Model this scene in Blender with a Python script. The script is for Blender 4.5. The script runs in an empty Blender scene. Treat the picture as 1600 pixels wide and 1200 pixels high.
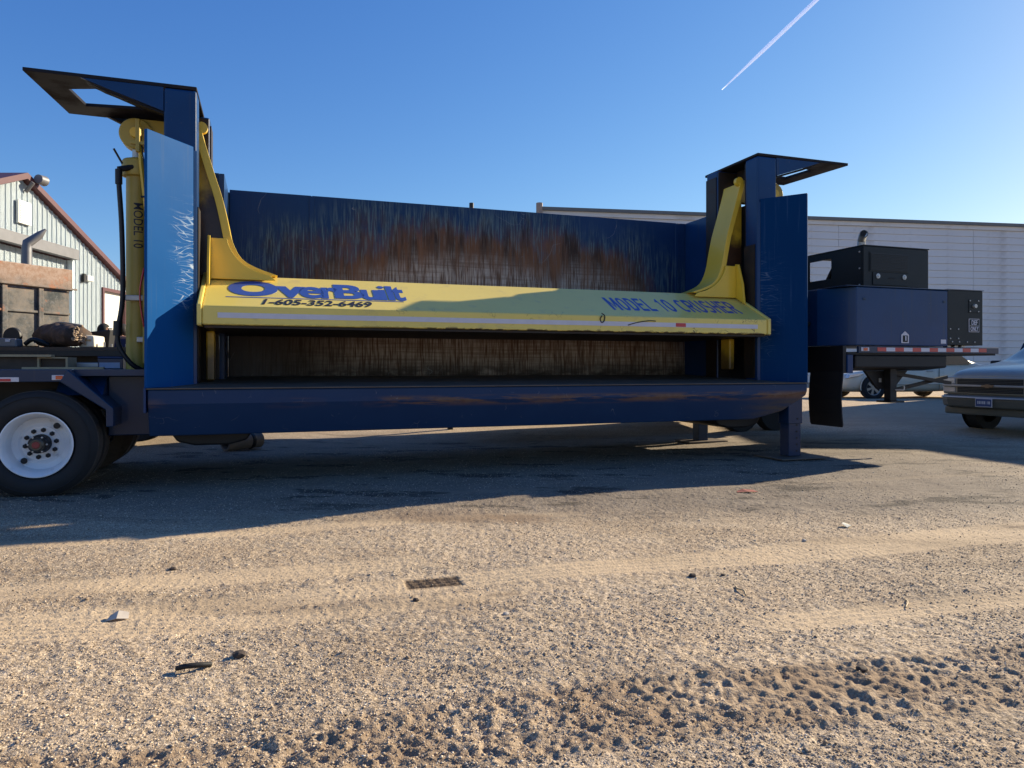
import bpy, bmesh, math, random
import numpy as np
from mathutils import Vector, Matrix, noise as mnoise

R = math.radians
random.seed(7)
rng = np.random.default_rng(11)
sc = bpy.context.scene
C = sc.collection

# ------------------------------------------------------------------ camera, world, sun, exposure
cam_d = bpy.data.cameras.new('camera'); cam = bpy.data.objects.new('camera', cam_d); C.objects.link(cam)
cam.location = (0, 0, 1.26); cam.rotation_euler = (R(90), 0, 0)
cam_d.sensor_width = 36.0; cam_d.lens = 1110 / 1600 * 36.0; cam_d.shift_y = -27 / 1600
cam_d.clip_start = 0.05; cam_d.clip_end = 20000
sc.camera = cam

SUN_EL = 24.0; SUN_AZ = 34.0            # azimuth counted from world +X towards +Y
w = bpy.data.worlds.new('World'); sc.world = w; w.use_nodes = True
wt = w.node_tree; bg = wt.nodes['Background']
sky = wt.nodes.new('ShaderNodeTexSky'); sky.sky_type = 'NISHITA'; sky.sun_disc = False
sky.sun_elevation = R(SUN_EL); sky.sun_rotation = R(90 - SUN_AZ)
sky.altitude = 400; sky.air_density = 1.0; sky.dust_density = 0.3; sky.ozone_density = 2.6
# clear-air tone of the photographed sky: one response curve per channel, the same over the whole dome
sp_ = wt.nodes.new('ShaderNodeSeparateColor'); cb_ = wt.nodes.new('ShaderNodeCombineColor'); wt.links.new(sky.outputs[0], sp_.inputs[0])
for i_, (p_, g_) in enumerate(((1.38, .355), (1.06, .59), (.66, 1.38))):
    pw_ = wt.nodes.new('ShaderNodeMath'); pw_.operation = 'POWER'; wt.links.new(sp_.outputs[i_], pw_.inputs[0]); pw_.inputs[1].default_value = p_
    ml_ = wt.nodes.new('ShaderNodeMath'); ml_.operation = 'MULTIPLY'; wt.links.new(pw_.outputs[0], ml_.inputs[0]); ml_.inputs[1].default_value = g_
    wt.links.new(ml_.outputs[0], cb_.inputs[i_])
wt.links.new(cb_.outputs[0], bg.inputs[0]); bg.inputs[1].default_value = 0.105
sd = bpy.data.lights.new('sun', 'SUN'); sd.energy = 5.0; sd.angle = R(0.5); sd.color = (1, .865, .64)
sun = bpy.data.objects.new('sun', sd); C.objects.link(sun)
sv = Vector((math.cos(R(SUN_AZ)) * math.cos(R(SUN_EL)), math.sin(R(SUN_AZ)) * math.cos(R(SUN_EL)), math.sin(R(SUN_EL))))
sun.rotation_euler = sv.to_track_quat('Z', 'Y').to_euler(); sun.location = (20, 15, 20)
sc.view_settings.view_transform = 'Standard'; sc.view_settings.look = 'None'
sc.view_settings.exposure = 0.90; sc.view_settings.gamma = 1.0
sc.view_settings.use_curve_mapping = False
sc.cycles.max_bounces = 6

# ------------------------------------------------------------------ node helpers
class NB:
    def __init__(s, name):
        s.m = bpy.data.materials.new(name); s.m.use_nodes = True
        s.t = s.m.node_tree; s.b = s.t.nodes['Principled BSDF']
        s.co = s.t.nodes.new('ShaderNodeTexCoord').outputs['Object']
    def put(s, sock, v):
        if isinstance(v, bpy.types.NodeSocket): s.t.links.new(v, sock)
        elif isinstance(v, (tuple, list)) and len(v) == 3 and sock.type == 'RGBA': sock.default_value = (*v, 1)
        else: sock.default_value = v
    def math(s, op, a, b=0.0, clamp=False):
        n = s.t.nodes.new('ShaderNodeMath'); n.operation = op; n.use_clamp = clamp
        s.put(n.inputs[0], a); s.put(n.inputs[1], b); return n.outputs[0]
    def noise(s, scale, detail=4, rough=.55, co=None, dist=0.0):
        n = s.t.nodes.new('ShaderNodeTexNoise'); s.put(n.inputs['Vector'], co or s.co)
        n.inputs['Scale'].default_value = scale; n.inputs['Detail'].default_value = detail
        n.inputs['Roughness'].default_value = rough; n.inputs['Distortion'].default_value = dist
        return n.outputs['Fac']
    def noisec(s, scale, co=None):
        n = s.t.nodes.new('ShaderNodeTexNoise'); s.put(n.inputs['Vector'], co or s.co)
        n.inputs['Scale'].default_value = scale; return n.outputs['Color']
    def voro(s, scale, feature='DISTANCE_TO_EDGE', co=None, out='Distance'):
        n = s.t.nodes.new('ShaderNodeTexVoronoi'); n.feature = feature; s.put(n.inputs['Vector'], co or s.co)
        n.inputs['Scale'].default_value = scale; return n.outputs[out]
    def scale(s, v, loc=(0, 0, 0), rot=(0, 0, 0), co=None):
        n = s.t.nodes.new('ShaderNodeMapping'); s.put(n.inputs['Vector'], co or s.co)
        n.inputs['Scale'].default_value = v; n.inputs['Location'].default_value = loc
        n.inputs['Rotation'].default_value = rot; return n.outputs[0]
    def xyz(s, co=None):
        n = s.t.nodes.new('ShaderNodeSeparateXYZ'); s.put(n.inputs[0], co or s.co); return n.outputs
    def step(s, v, a, b, lo=0.0, hi=1.0):
        n = s.t.nodes.new('ShaderNodeMapRange'); n.interpolation_type = 'SMOOTHSTEP'
        s.put(n.inputs[0], v); n.inputs[1].default_value = a; n.inputs[2].default_value = b
        n.inputs[3].default_value = lo; n.inputs[4].default_value = hi; return n.outputs[0]
    def mix(s, f, a, b):
        n = s.t.nodes.new('ShaderNodeMix'); n.data_type = 'RGBA'
        s.put(n.inputs[0], f); s.put(n.inputs[6], a); s.put(n.inputs[7], b); return n.outputs[2]
    def vadd(s, a, b, k):
        n = s.t.nodes.new('ShaderNodeVectorMath'); n.operation = 'SCALE'; s.put(n.inputs[0], b); n.inputs['Scale'].default_value = k
        n2 = s.t.nodes.new('ShaderNodeVectorMath'); n2.operation = 'ADD'; s.put(n2.inputs[0], a); s.put(n2.inputs[1], n.outputs[0])
        return n2.outputs[0]
    def attr(s, name):
        n = s.t.nodes.new('ShaderNodeAttribute'); n.attribute_name = name; return n
    def bump(s, h, strength, dist=.01):
        n = s.t.nodes.new('ShaderNodeBump'); s.put(n.inputs['Height'], h); n.inputs['Strength'].default_value = strength
        n.inputs['Distance'].default_value = dist; s.t.links.new(n.outputs[0], s.b.inputs['Normal'])
    def set(s, **k):
        names = dict(base='Base Color', rough='Roughness', metal='Metallic', coat='Coat Weight', coatr='Coat Roughness',
                     alpha='Alpha', spec='Specular IOR Level', emit='Emission Color', es='Emission Strength', trans='Transmission Weight')
        for a, v in k.items(): s.put(s.b.inputs[names[a]], v)
        return s.m

def simple(name, base, rough=.5, metal=0.0, coat=0.0, var=.25, vs=4, dirt=None, da=.5, ds=3, bump=0.0, bs=60, coatr=.08, chips=0.0, spec=.5):
    n = NB(name)
    dk = tuple(c * (1 - var) for c in base); lt = tuple(min(1, c * (1 + var)) for c in base)
    c = n.mix(n.noise(vs, 6), dk, lt)
    r = rough
    if dirt:
        f = n.step(n.noise(ds, 8, .65), 1 - da - .12, 1 - da + .18)
        c = n.mix(f, c, dirt)
        r = n.math('ADD', n.math('MULTIPLY', f, .35), rough, True)
    else:
        r = n.math('ADD', n.math('MULTIPLY', n.noise(vs * 3), .2), rough - .1, True)
    if chips:
        k = n.step(n.noise(23, 8, .75), .70 - chips * .05, .715 - chips * .05)
        k = n.math('MULTIPLY', k, n.step(n.noise(1.7, 4), .42, .60))
        c = n.mix(k, c, n.mix(n.noise(9), (.06, .035, .025), (.20, .20, .20)))
        drip = n.math('MULTIPLY', n.step(n.noise(1.0, 6, .6, n.scale((13, 13, .7))), .56, .74), .5 * chips)
        c = n.mix(drip, c, (.045, .050, .062))
    if bump: n.bump(n.math('ADD', n.noise(bs, 6, .6), n.math('MULTIPLY', n.noise(1.6, 3), 3.0 if chips else 0.0)), bump, .004)
    return n.set(base=c, rough=r, metal=metal, coat=coat, coatr=coatr, spec=spec)

BLUE = (.005, .037, .125); DUST = (.16, .125, .095)
m_blue = simple('blue_paint', BLUE, .34, 0, .06, .3, 2, (.02, .04, .085), .26, 2.2, .25, 30, chips=1.0, spec=.3)
m_top = simple('blue_paint_underside_shade', (.012, .013, .019), .5, 0, 0, .4, 3, (.030, .022, .018), .45, 2.5, spec=.15)  # blue paint darkened to put the underside's shade into the colour
m_blue_dk = simple('navy_frame_paint', (.006, .026, .070), .4, 0, .25, .3, 2, (.020, .026, .035), .30, 3, .2, 30, chips=.8, spec=.3)
m_yel = simple('yellow_paint', (.76, .50, .035), .42, 0, .25, .10, 3, (.30, .22, .10), .16, 6, .1, 40)
m_yel_cyl = simple('cylinder_yellow_paint', (.42, .315, .055), .5, 0, .1, .18, 3, (.16, .12, .06), .25, 5)
m_black = simple('black_steel', (.007, .007, .009), .55, 0, 0, .4, 3, (.020, .018, .017), .3, 5)
m_grease = simple('greasy_rust', (.018, .012, .009), .55, 0, 0, .5, 8, (.07, .035, .018), .36, 7, .4, 50)
m_deck = simple('worn_deck_steel', (.12, .092, .072), .62, .2, 0, .4, 3, (.15, .11, .085), .4, 5, .4, 60)
m_rubber = simple('tyre_rubber', (.014, .014, .015), .75, 0, 0, .3, 6, (.05, .043, .036), .32, 7, .3, 80)
m_flap = simple('black_rubber_flap', (.007, .007, .008), .7, 0, 0, .3, 6, (.02, .018, .016), .3, 7, .3, 80)
m_tread = simple('dusty_tyre_tread', (.075, .062, .05), .9, 0, 0, .35, 20, (.03, .027, .024), .4, 9, .4, 80)
m_rim = simple('white_wheel_paint', (.80, .81, .82), .38, 0, .2, .08, 5, (.17, .13, .10), .34, 6)
m_chrome = simple('bare_steel', (.46, .45, .43), .42, .55, 0, .15, 6)
m_red = simple('red_plastic', (.5, .02, .03), .35, 0, .3, .1)
m_white = simple('white_reflective_tape', (.62, .60, .64), .4, 0, 0, .1, 9, (.2, .14, .08), .22, 14)
m_orange = simple('amber_lens', (.65, .10, .02), .3, 0, .3, .15)
m_blueletter = simple('blue_vinyl_letters', (.035, .085, .33), .45, 0, 0, .12, 6)
m_dkletter = simple('dark_stencil_letters', (.02, .02, .03), .5)
m_slate = simple('charcoal_cabinet_paint', (.013, .018, .020), .5, 0, .0, .25, 3, (.035, .033, .03), .28, 4, spec=.3)
m_mesh = simple('dark_grille_mesh', (.018, .021, .026), .5, .3, 0, .3, 30)
m_hose = simple('black_hose_rubber', (.010, .011, .014), .5)
m_wood = simple('pale_lumber', (.46, .34, .19), .7, 0, 0, .25, 14)
m_dkwood = simple('weathered_timber', (.09, .06, .04), .8, 0, 0, .35, 14)
m_conc = simple('grey_cardboard', (.20, .17, .14), .85, 0, 0, .3, 9)
m_maroon = simple('maroon_roof_trim', (.095, .030, .035), .5, 0, 0, .15)
m_wallw = simple('white_ribbed_siding', (.60, .70, .76), .5, .0, 0, .06, 1.2, (.42, .44, .40), .28, 1.5)
m_doorw = simple('white_door_panel', (.74, .74, .69), .5, 0, 0, .05)
m_grey = simple('galvanised_grey', (.17, .17, .18), .5, .3, 0, .2, 5)
m_siding = simple('pale_blue_grey_siding', (.60, .59, .58), .45, .15, 0, .10, .35, (.47, .465, .46), .4, .8, .1, 3)
m_roofcap = simple('grey_roof_cap', (.12, .13, .135), .5)
m_tarp = simple('brown_tarp', (.055, .032, .022), .75, 0, 0, .5, 9, (.20, .12, .075), .42, 8, .6, 30)
m_tarp2 = simple('pale_tarp_edge', (.42, .31, .21), .8, 0, 0, .3, 9)
m_cooler = simple('cream_plastic', (.72, .66, .52), .5, 0, 0, .05)
m_skin = simple('skin', (.28, .14, .09), .6)
m_hair = simple('dark_hair', (.012, .009, .008), .7)
m_navy = simple('navy_work_shirt', (.018, .022, .055), .85, 0, 0, .3, 8, bump=.4, bs=12)
m_blackcl = simple('black_work_shirt', (.012, .012, .014), .85, 0, 0, .3, 8, bump=.4, bs=12)
m_trous = simple('dark_trousers', (.02, .02, .028), .9)
m_glass = simple('dark_car_glass', (.015, .02, .022), .06, 0, .6, .1)
m_lamp = simple('clear_headlamp', (.62, .63, .62), .15, .3, .6, .2, 12)
m_silver = simple('champagne_silver_car_paint', (.74, .66, .52), .4, .1, .3, .06, 2, (.20, .17, .13), .3, 2.5)
m_suv = simple('pewter_suv_paint', (.34, .31, .25), .38, .15, .4, .08, 2, (.12, .11, .095), .3, 3)
m_suvlow = simple('grey_bumper_plastic', (.13, .122, .098), .45, 0, .2, .1)
m_alloy = simple('dusty_alloy', (.36, .32, .27), .4, .6, 0, .15, 9)
m_plate = simple('blue_white_plate', (.06, .09, .22), .5, 0, 0, .1)
m_gold = simple('worn_gold_emblem', (.36, .25, .16), .4, .6)
m_trail = None

# crusher box interior: blue paint worn through to rust in the middle
def interior_material():
    n = NB('worn_blue_and_rust_interior')
    X, Y, Z = n.xyz()
    streak = n.scale((7.0, 7.0, .55)); fine = n.scale((52, 52, 3.2)); hor = n.scale((.9, .9, 30))
    s1 = n.noise(1.0, 7, .65, streak); s2 = n.noise(1.0, 5, .6, fine); s3 = n.noise(1.0, 4, .6, hor)
    n1 = n.noise(1.1, 6, .6)
    # distance from the most scraped area
    dx = n.math('DIVIDE', n.math('SUBTRACT', X, 3.15), 3.25)
    dz = n.math('DIVIDE', n.math('SUBTRACT', Z, 1.75), 1.62)
    d = n.math('SQRT', n.math('ADD', n.math('POWER', n.math('ABSOLUTE', dx), 2.6), n.math('POWER', n.math('ABSOLUTE', dz), 2.4)))
    w1 = n.math('MULTIPLY', n.math('SUBTRACT', s1, .5), .60)
    w2 = n.math('ADD', n.math('MULTIPLY', n.math('SUBTRACT', n1, .5), .8), n.math('MULTIPLY', n.math('SUBTRACT', s2, .5), .35))
    dd = n.math('ADD', n.math('ADD', d, w1), w2)
    teal = n.step(dd, 1.42, 1.0); rust = n.step(dd, 1.14, .78); bare = n.step(n.math('ADD', dd, n.math('MULTIPLY', n.math('SUBTRACT', Z, 2.55), .30)), .94, .46)
    blue = n.mix(n1, (.004, .024, .080), (.010, .046, .14))
    tealc = n.mix(n.step(s2, .42, .62), (.012, .040, .065), (.12, .18, .19))
    rustc = n.mix(n.step(s1, .35, .65), (.045, .028, .020), (.22, .10, .045))
    rustc = n.mix(n.math('MULTIPLY', n.step(s2, .52, .68), .7), rustc, (.20, .165, .13))
    weave = n.math('MULTIPLY', n.step(s2, .36, .62), n.math('ADD', .45, n.math('MULTIPLY', n.step(n.math('ADD', s3, n.math('MULTIPLY', n1, .4)), .50, .78), .55)))
    barec = n.mix(weave, (.17, .095, .055), (.66, .55, .43))
    c = n.mix(n.math('MULTIPLY', n.math('MULTIPLY', teal, n.step(s2, .36, .60)), .8), blue, tealc)
    c = n.mix(rust, c, rustc); c = n.mix(n.math('MULTIPLY', bare, .85), c, barec)
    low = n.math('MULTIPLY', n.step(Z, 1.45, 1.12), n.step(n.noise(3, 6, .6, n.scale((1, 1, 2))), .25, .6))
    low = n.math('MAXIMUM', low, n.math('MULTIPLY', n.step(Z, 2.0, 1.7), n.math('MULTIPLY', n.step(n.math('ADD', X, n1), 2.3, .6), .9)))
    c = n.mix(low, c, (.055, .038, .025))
    v = n.voro(1.3, co=n.vadd(n.scale((1, 1, .7)), n.noisec(1.6), 1.4))
    sc_ = n.math('MULTIPLY', n.step(v, .006, .001), n.step(n.noise(1.7, 3), .56, .66))
    c = n.mix(n.math('MULTIPLY', sc_, .6), c, (.34, .34, .32))
    rough = n.math('ADD', .26, n.math('MULTIPLY', rust, .30))
    n.bump(n.math('ADD', n.math('ADD', s2, n1), n.math('MULTIPLY', s3, .5)), .35, .006)
    return n.set(base=c, rough=n.math('ADD', rough, .12), coat=.0, spec=.25)
m_inside = interior_material()

def scratched_material(name, inner_x, zlo, zhi, amount, dk=1.0):
    n = NB(name)
    X, Y, Z = n.xyz()
    co = n.vadd(n.co, n.noisec(2.4), .22)
    v1 = n.voro(3.2, co=n.scale((.7, .7, 3.4), rot=(.55, .55, 0), co=co))
    v2 = n.voro(5.5, co=n.scale((.5, .5, 3.2), rot=(-.35, -.35, 0), co=co))
    l = n.math('MAXIMUM', n.step(v1, .026, .006), n.step(v2, .022, .004))
    dxi = n.math('ABSOLUTE', n.math('SUBTRACT', X, inner_x))
    near = n.step(dxi, .28, .03)
    zr = n.math('MULTIPLY', n.step(Z, zlo, zlo + .35), n.step(Z, zhi, zhi - .5))
    area = n.math('MULTIPLY', near, zr)
    msk = n.math('MULTIPLY', n.step(n.math('ADD', n.noise(5, 4), n.math('MULTIPLY', area, .35)), .58, .74), area)
    rub = n.math('MULTIPLY', n.math('MULTIPLY', n.step(n.noise(1.0, 5, .6, n.scale((3, 3, 26))), .56, .72), area), .55)
    f = n.math('MULTIPLY', n.math('MAXIMUM', n.math('MULTIPLY', l, msk), rub), amount, True)
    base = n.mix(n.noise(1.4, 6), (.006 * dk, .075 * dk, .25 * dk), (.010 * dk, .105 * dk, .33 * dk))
    drip = n.math('MULTIPLY', n.step(n.noise(1.0, 5, .6, n.scale((22, 22, .8))), .55, .75), .4)
    base = n.mix(drip, base, (.05, .10, .20))
    c = n.mix(f, base, n.mix(n.step(n.noise(11), .4, .6), (.20, .32, .48), (.50, .58, .64)))
    n.bump(n.noise(14, 5), .08, .004)
    return n.set(base=c, rough=n.math('ADD', .40, n.math('MULTIPLY', n.noise(3), .1)), spec=.02, coat=.0)
m_wingL = scratched_material('blue_paint_scratched_white', -.76, 1.7, 3.2, .72, .85)
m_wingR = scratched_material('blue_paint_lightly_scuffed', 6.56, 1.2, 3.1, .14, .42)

def sill_material():
    n = NB('navy_sill_with_rust_scrapes')
    X, Y, Z = n.xyz()
    st = n.noise(1.0, 7, .62, n.scale((1.6, 3, 15)))
    a = n.math('MULTIPLY', n.step(Z, .80, .87), n.step(Z, .955, .90))
    a = n.math('MULTIPLY', a, n.step(n.math('ADD', n.noise(.9, 3), n.math('MULTIPLY', n.step(X, .8, 3.5), .22)), .44, .62))
    f = n.math('MULTIPLY', a, n.step(st, .40, .55))
    b = n.math('MULTIPLY', n.step(n.noise(2.4, 8, .7, n.scale((1, 1, 2.2))), .64, .74), .6)
    wear = n.math('MULTIPLY', n.step(X, 5.7, 6.7), n.step(Z, .93, .70))
    c = n.mix(n.noise(2, 5), (.006, .028, .085), (.012, .044, .115))
    c = n.mix(n.math('MULTIPLY', wear, n.step(st, .3, .6)), c, (.10, .075, .055))
    c = n.mix(b, c, (.06, .045, .045))
    c = n.mix(f, c, n.mix(n.noise(12), (.12, .048, .026), (.20, .13, .095)))
    v = n.voro(3.3, co=n.vadd(n.co, n.noisec(4), .5))
    c = n.mix(n.math('MULTIPLY', n.math('MULTIPLY', n.step(v, .010, .002), n.step(n.noise(7.3), .60, .66)), .5), c, (.22, .22, .23))
    n.bump(n.noise(9, 6), .22, .006)
    return n.set(base=c, rough=.5, coat=.0, spec=.3)
m_sill = sill_material()

def yellow_beam_material():
    n = NB('yellow_beam_paint_chipped_edge')
    X, Y, Z = n.xyz()
    c = n.mix(n.noise(1.2, 6), (.74, .56, .12), (.84, .66, .15))
    c = n.mix(n.math('MULTIPLY', n.step(n.noise(5, 7, .6), .55, .72), .35), c, (.48, .38, .16))
    lowe = n.step(Z, 1.745, 1.700)
    xr = n.step(X, .6, 2.2)
    chip = n.math('MULTIPLY', n.step(n.math('ADD', n.noise(1.0, 8, .7, n.scale((9, 9, 26))), n.math('MULTIPLY', lowe, .26)), .69, .74),
                  n.math('MAXIMUM', lowe, .35))
    chip = n.math('MULTIPLY', chip, n.math('ADD', .3, n.math('MULTIPLY', xr, .7)))
    chip = n.math('MULTIPLY', chip, n.step(Y, 8.14, 8.09))
    c = n.mix(chip, c, (.05, .025, .015))
    mark = n.math('MULTIPLY', n.step(n.voro(9.0, co=n.vadd(n.co, n.noisec(6), .3)), .018, .006), n.step(n.noise(4.6, 3), .56, .62))
    mark = n.math('MULTIPLY', mark, n.step(Z, 1.97, 1.90))
    c = n.mix(n.math('MULTIPLY', mark, xr), c, (.06, .035, .02))
    n.bump(n.noise(5, 5), .12, .006)
    return n.set(base=c, rough=.40, coat=.2)
m_beam = yellow_beam_material()

def arm_material(web=False):
    n = NB('yellow_arm_rusting_low')
    X, Y, Z = n.xyz()
    c = n.mix(n.noise(2.2, 6), (.66, .44, .03), (.80, .54, .045))
    f = 0.0
    if web: f = n.step(n.math('ADD', Z, n.math('MULTIPLY', n.noise(3, 5), .8)), 3.75, 3.45)
    f2 = n.step(n.math('ADD', Z, n.math('MULTIPLY', n.noise(4, 6), .5)), 1.95, 1.55)
    c = n.mix(n.math('MAXIMUM', f, n.math('MULTIPLY', f2, .9)), c, n.mix(n.noise(8, 5), (.020, .012, .010), (.11, .05, .02)))
    return n.set(base=c, rough=.42, coat=.2)
m_arm = arm_material(); m_web = arm_material(True)

def container_material():
    n = NB('rusty_black_dump_body')
    X, Y, Z = n.xyz()
    a = n.noise(1.8, 9, .72); b = n.noise(14, 7, .7)
    c = n.mix(n.step(a, .38, .62), (.045, .055, .060), (.20, .175, .15))
    c = n.mix(n.step(b, .50, .66), c, (.15, .15, .15))
    top = n.step(n.math('ADD', Z, n.math('MULTIPLY', a, .5)), 2.55, 2.95)
    c = n.mix(top, c, n.mix(n.step(b, .4, .6), (.30, .19, .13), (.38, .27, .21)))
    r = n.step(n.noise(3.0, 8, .7), .56, .66)
    c = n.mix(n.math('MULTIPLY', r, .8), c, (.36, .15, .075))
    n.bump(a, .6, .02)
    return n.set(base=c, rough=.85)
m_cont = container_material()

# ------------------------------------------------------------------ mesh helpers
def box(bm, x0, x1, y0, y1, z0, z1):
    vs = [bm.verts.new(p) for p in ((x0, y0, z0), (x1, y0, z0), (x1, y1, z0), (x0, y1, z0), (x0, y0, z1), (x1, y0, z1), (x1, y1, z1), (x0, y1, z1))]
    for f in ((0, 3, 2, 1), (4, 5, 6, 7), (0, 1, 5, 4), (1, 2, 6, 5), (2, 3, 7, 6), (3, 0, 4, 7)): bm.faces.new([vs[i] for i in f])
    return vs
def prism(bm, pts, axis, a, b):
    def P(u, v, t): return {'x': (t, u, v), 'y': (u, t, v), 'z': (u, v, t)}[axis]
    A = [bm.verts.new(P(u, v, a)) for u, v in pts]; B = [bm.verts.new(P(u, v, b)) for u, v in pts]
    n = len(pts)
    bm.faces.new(A); bm.faces.new(B[::-1])
    for i in range(n): bm.faces.new([A[i], B[i], B[(i + 1) % n], A[(i + 1) % n]])
def loft(bm, secs, cap=True, closed=True):
    S = [[bm.verts.new(p) for p in s] for s in secs]; n = len(secs[0])
    for a, b in zip(S, S[1:]):
        for i in range(n if closed else n - 1): bm.faces.new([a[i], b[i], b[(i + 1) % n], a[(i + 1) % n]])
    if cap: bm.faces.new(S[0]); bm.faces.new(S[-1][::-1])
def frame_of(d):
    d = Vector(d).normalized(); u = d.orthogonal().normalized(); return u, d.cross(u)
def tube(bm, pts, r, n=10, cap=True):
    pts = [Vector(p) for p in pts]; rs = r if isinstance(r, (list, tuple)) else [r] * len(pts)
    secs = []; u = None
    for i, p in enumerate(pts):
        d = (pts[min(i + 1, len(pts) - 1)] - pts[max(i - 1, 0)]).normalized()
        if u is None: u = d.orthogonal().normalized()
        u = (u - d * u.dot(d)).normalized(); v = d.cross(u)
        secs.append([p + (u * math.cos(2 * math.pi * k / n) + v * math.sin(2 * math.pi * k / n)) * rs[i] for k in range(n)])
    loft(bm, secs, cap)
def lathe(bm, prof, c, axis='y', n=48):      # prof: (offset along axis, radius)
    c = Vector(c)
    A = {'x': (Vector((1, 0, 0)), Vector((0, 1, 0)), Vector((0, 0, 1))), 'y': (Vector((0, 1, 0)), Vector((0, 0, 1)), Vector((1, 0, 0))),
         'z': (Vector((0, 0, 1)), Vector((1, 0, 0)), Vector((0, 1, 0)))}[axis]
    secs = [[c + A[0] * o + (A[1] * math.cos(2 * math.pi * k / n) + A[2] * math.sin(2 * math.pi * k / n)) * max(r, 1e-4) for k in range(n)] for o, r in prof]
    loft(bm, secs)
def spline(pts, k=6):
    P = [Vector(p) for p in pts]; P = [P[0] * 2 - P[1]] + P + [P[-1] * 2 - P[-2]]; out = []
    for i in range(1, len(P) - 2):
        a, b, c, d = P[i - 1:i + 3]
        for j in range(k):
            t = j / k
            out.append(.5 * ((2 * b) + (c - a) * t + (2 * a - 5 * b + 4 * c - d) * t * t + (3 * b - a - 3 * c + d) * t ** 3))
    out.append(P[-2]); return out
def obj(name, bm, mat, parent=None, bevel=0, smooth=False, sub=0, label=None, kind=None, seg=2, loc=None):
    me = bpy.data.meshes.new(name)
    if isinstance(bm, bpy.types.Mesh): me = bm
    else:
        bmesh.ops.recalc_face_normals(bm, faces=bm.faces); bm.to_mesh(me); bm.free()
    me.materials.clear()
    for m in (mat if isinstance(mat, list) else [mat]): me.materials.append(m)
    if smooth: me.polygons.foreach_set('use_smooth', [True] * len(me.polygons))
    o = bpy.data.objects.new(name, me); C.objects.link(o)
    if parent: o.parent = parent
    if loc: o.location = loc
    if bevel:
        b = o.modifiers.new('bevel', 'BEVEL'); b.width = bevel; b.segments = seg; b.limit_method = 'ANGLE'; b.angle_limit = R(35)
    if sub:
        s = o.modifiers.new('sub', 'SUBSURF'); s.levels = sub; s.render_levels = sub
    if smooth == 2:
        me.set_sharp_from_angle(angle=R(38))
    if label: o['label'] = label
    if kind: o['kind'] = kind
    return o
def thing(name, label, cat, loc=(0, 0, 0), rz=0.0, group=None):
    o = bpy.data.objects.new(name, None); C.objects.link(o); o.location = loc; o.rotation_euler = (0, 0, rz)
    o['label'] = label; o['category'] = cat
    if group: o['group'] = group
    return o
def tag(o, label, cat, group=None):
    o['label'] = label; o['category'] = cat
    if group: o['group'] = group
    return o
def nb(): return bmesh.new()
def text_mesh(body, bold=0.0, italic=0.0, space=1.0, ext=.002):
    cu = bpy.data.curves.new('t', 'FONT'); cu.body = body; cu.size = 1; cu.offset = bold; cu.extrude = ext
    cu.shear = italic; cu.space_character = space; cu.resolution_u = 6
    o = bpy.data.objects.new('t', cu); C.objects.link(o)
    dg = bpy.context.evaluated_depsgraph_get()
    me = bpy.data.meshes.new_from_object(o.evaluated_get(dg)); bpy.data.objects.remove(o)
    return me
def text_fit(body, P0, U, V, wid, hei, mat, name, parent, **k):
    """lettering laid on the plane through P0 spanned by U (reading) and V (up), filling wid x hei"""
    me = text_mesh(body, **k); n = len(me.vertices); a = np.empty(n * 3); me.vertices.foreach_get('co', a); a = a.reshape(-1, 3)
    lo, hi = a.min(0), a.max(0); U, V = Vector(U).normalized(), Vector(V).normalized(); W = U.cross(V)
    q = (a - lo) / np.maximum(hi - lo, 1e-6)
    pts = np.array(P0) + np.outer(q[:, 0] * wid, U) + np.outer(q[:, 1] * hei, V) + np.outer((q[:, 2] - .5) * .003 + .0025, W)
    me.vertices.foreach_set('co', pts.ravel()); me.update(); me.name = name
    return obj(name, me, mat, parent)

# ------------------------------------------------------------------ the ground
def vnoise(x, y, s, seed):
    g = np.random.default_rng(seed).random((512, 512)).astype(np.float32)
    u = x / s + seed * 13.7; v = y / s + seed * 7.3
    i = np.floor(u).astype(int); j = np.floor(v).astype(int); fu = u - i; fv = v - j
    fu = fu * fu * (3 - 2 * fu); fv = fv * fv * (3 - 2 * fv)
    a = g[i % 512, j % 512]; b = g[(i + 1) % 512, j % 512]; c = g[i % 512, (j + 1) % 512]; d = g[(i + 1) % 512, (j + 1) % 512]
    return (a * (1 - fu) + b * fu) * (1 - fv) + (c * (1 - fu) + d * fu) * fv
def ss(a, b, x):
    t = np.clip((x - a) / (b - a), 0, 1); return t * t * (3 - 2 * t)
def base_h(x, y):
    h = .33 * ss(11.5, 19, y) + .20 * ss(9.5, 13, y) * ss(-3, -6, x)
    return h
TRACKS = [  # (x0,y0,x1,y1,half width, kind)
    ((-.6, 2.28), (4.2, 3.55), .26, 'churn'),
    ((-3.2, 2.05), (.9, 2.50), .15, 'churn'),
    ((-4.4, 3.55), (-.6, 4.55), .16, 'smooth'), ((1.2, 3.4), (5.6, 4.75), .12, 'smooth'),
    ((-4.2, 3.02), (6.0, 5.92), .15, 'smooth'),
    ((-.9, 4.03), (5.6, 6.05), .13, 'smooth'),
    ((-3.9, 2.95), (.2, 4.0), .11, 'smooth'),
    ((-1.0, 7.0), (7.4, 8.6), .09, 'smooth'),
    ((-5.0, 4.62), (0.6, 6.2), .12, 'smooth')]
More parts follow.
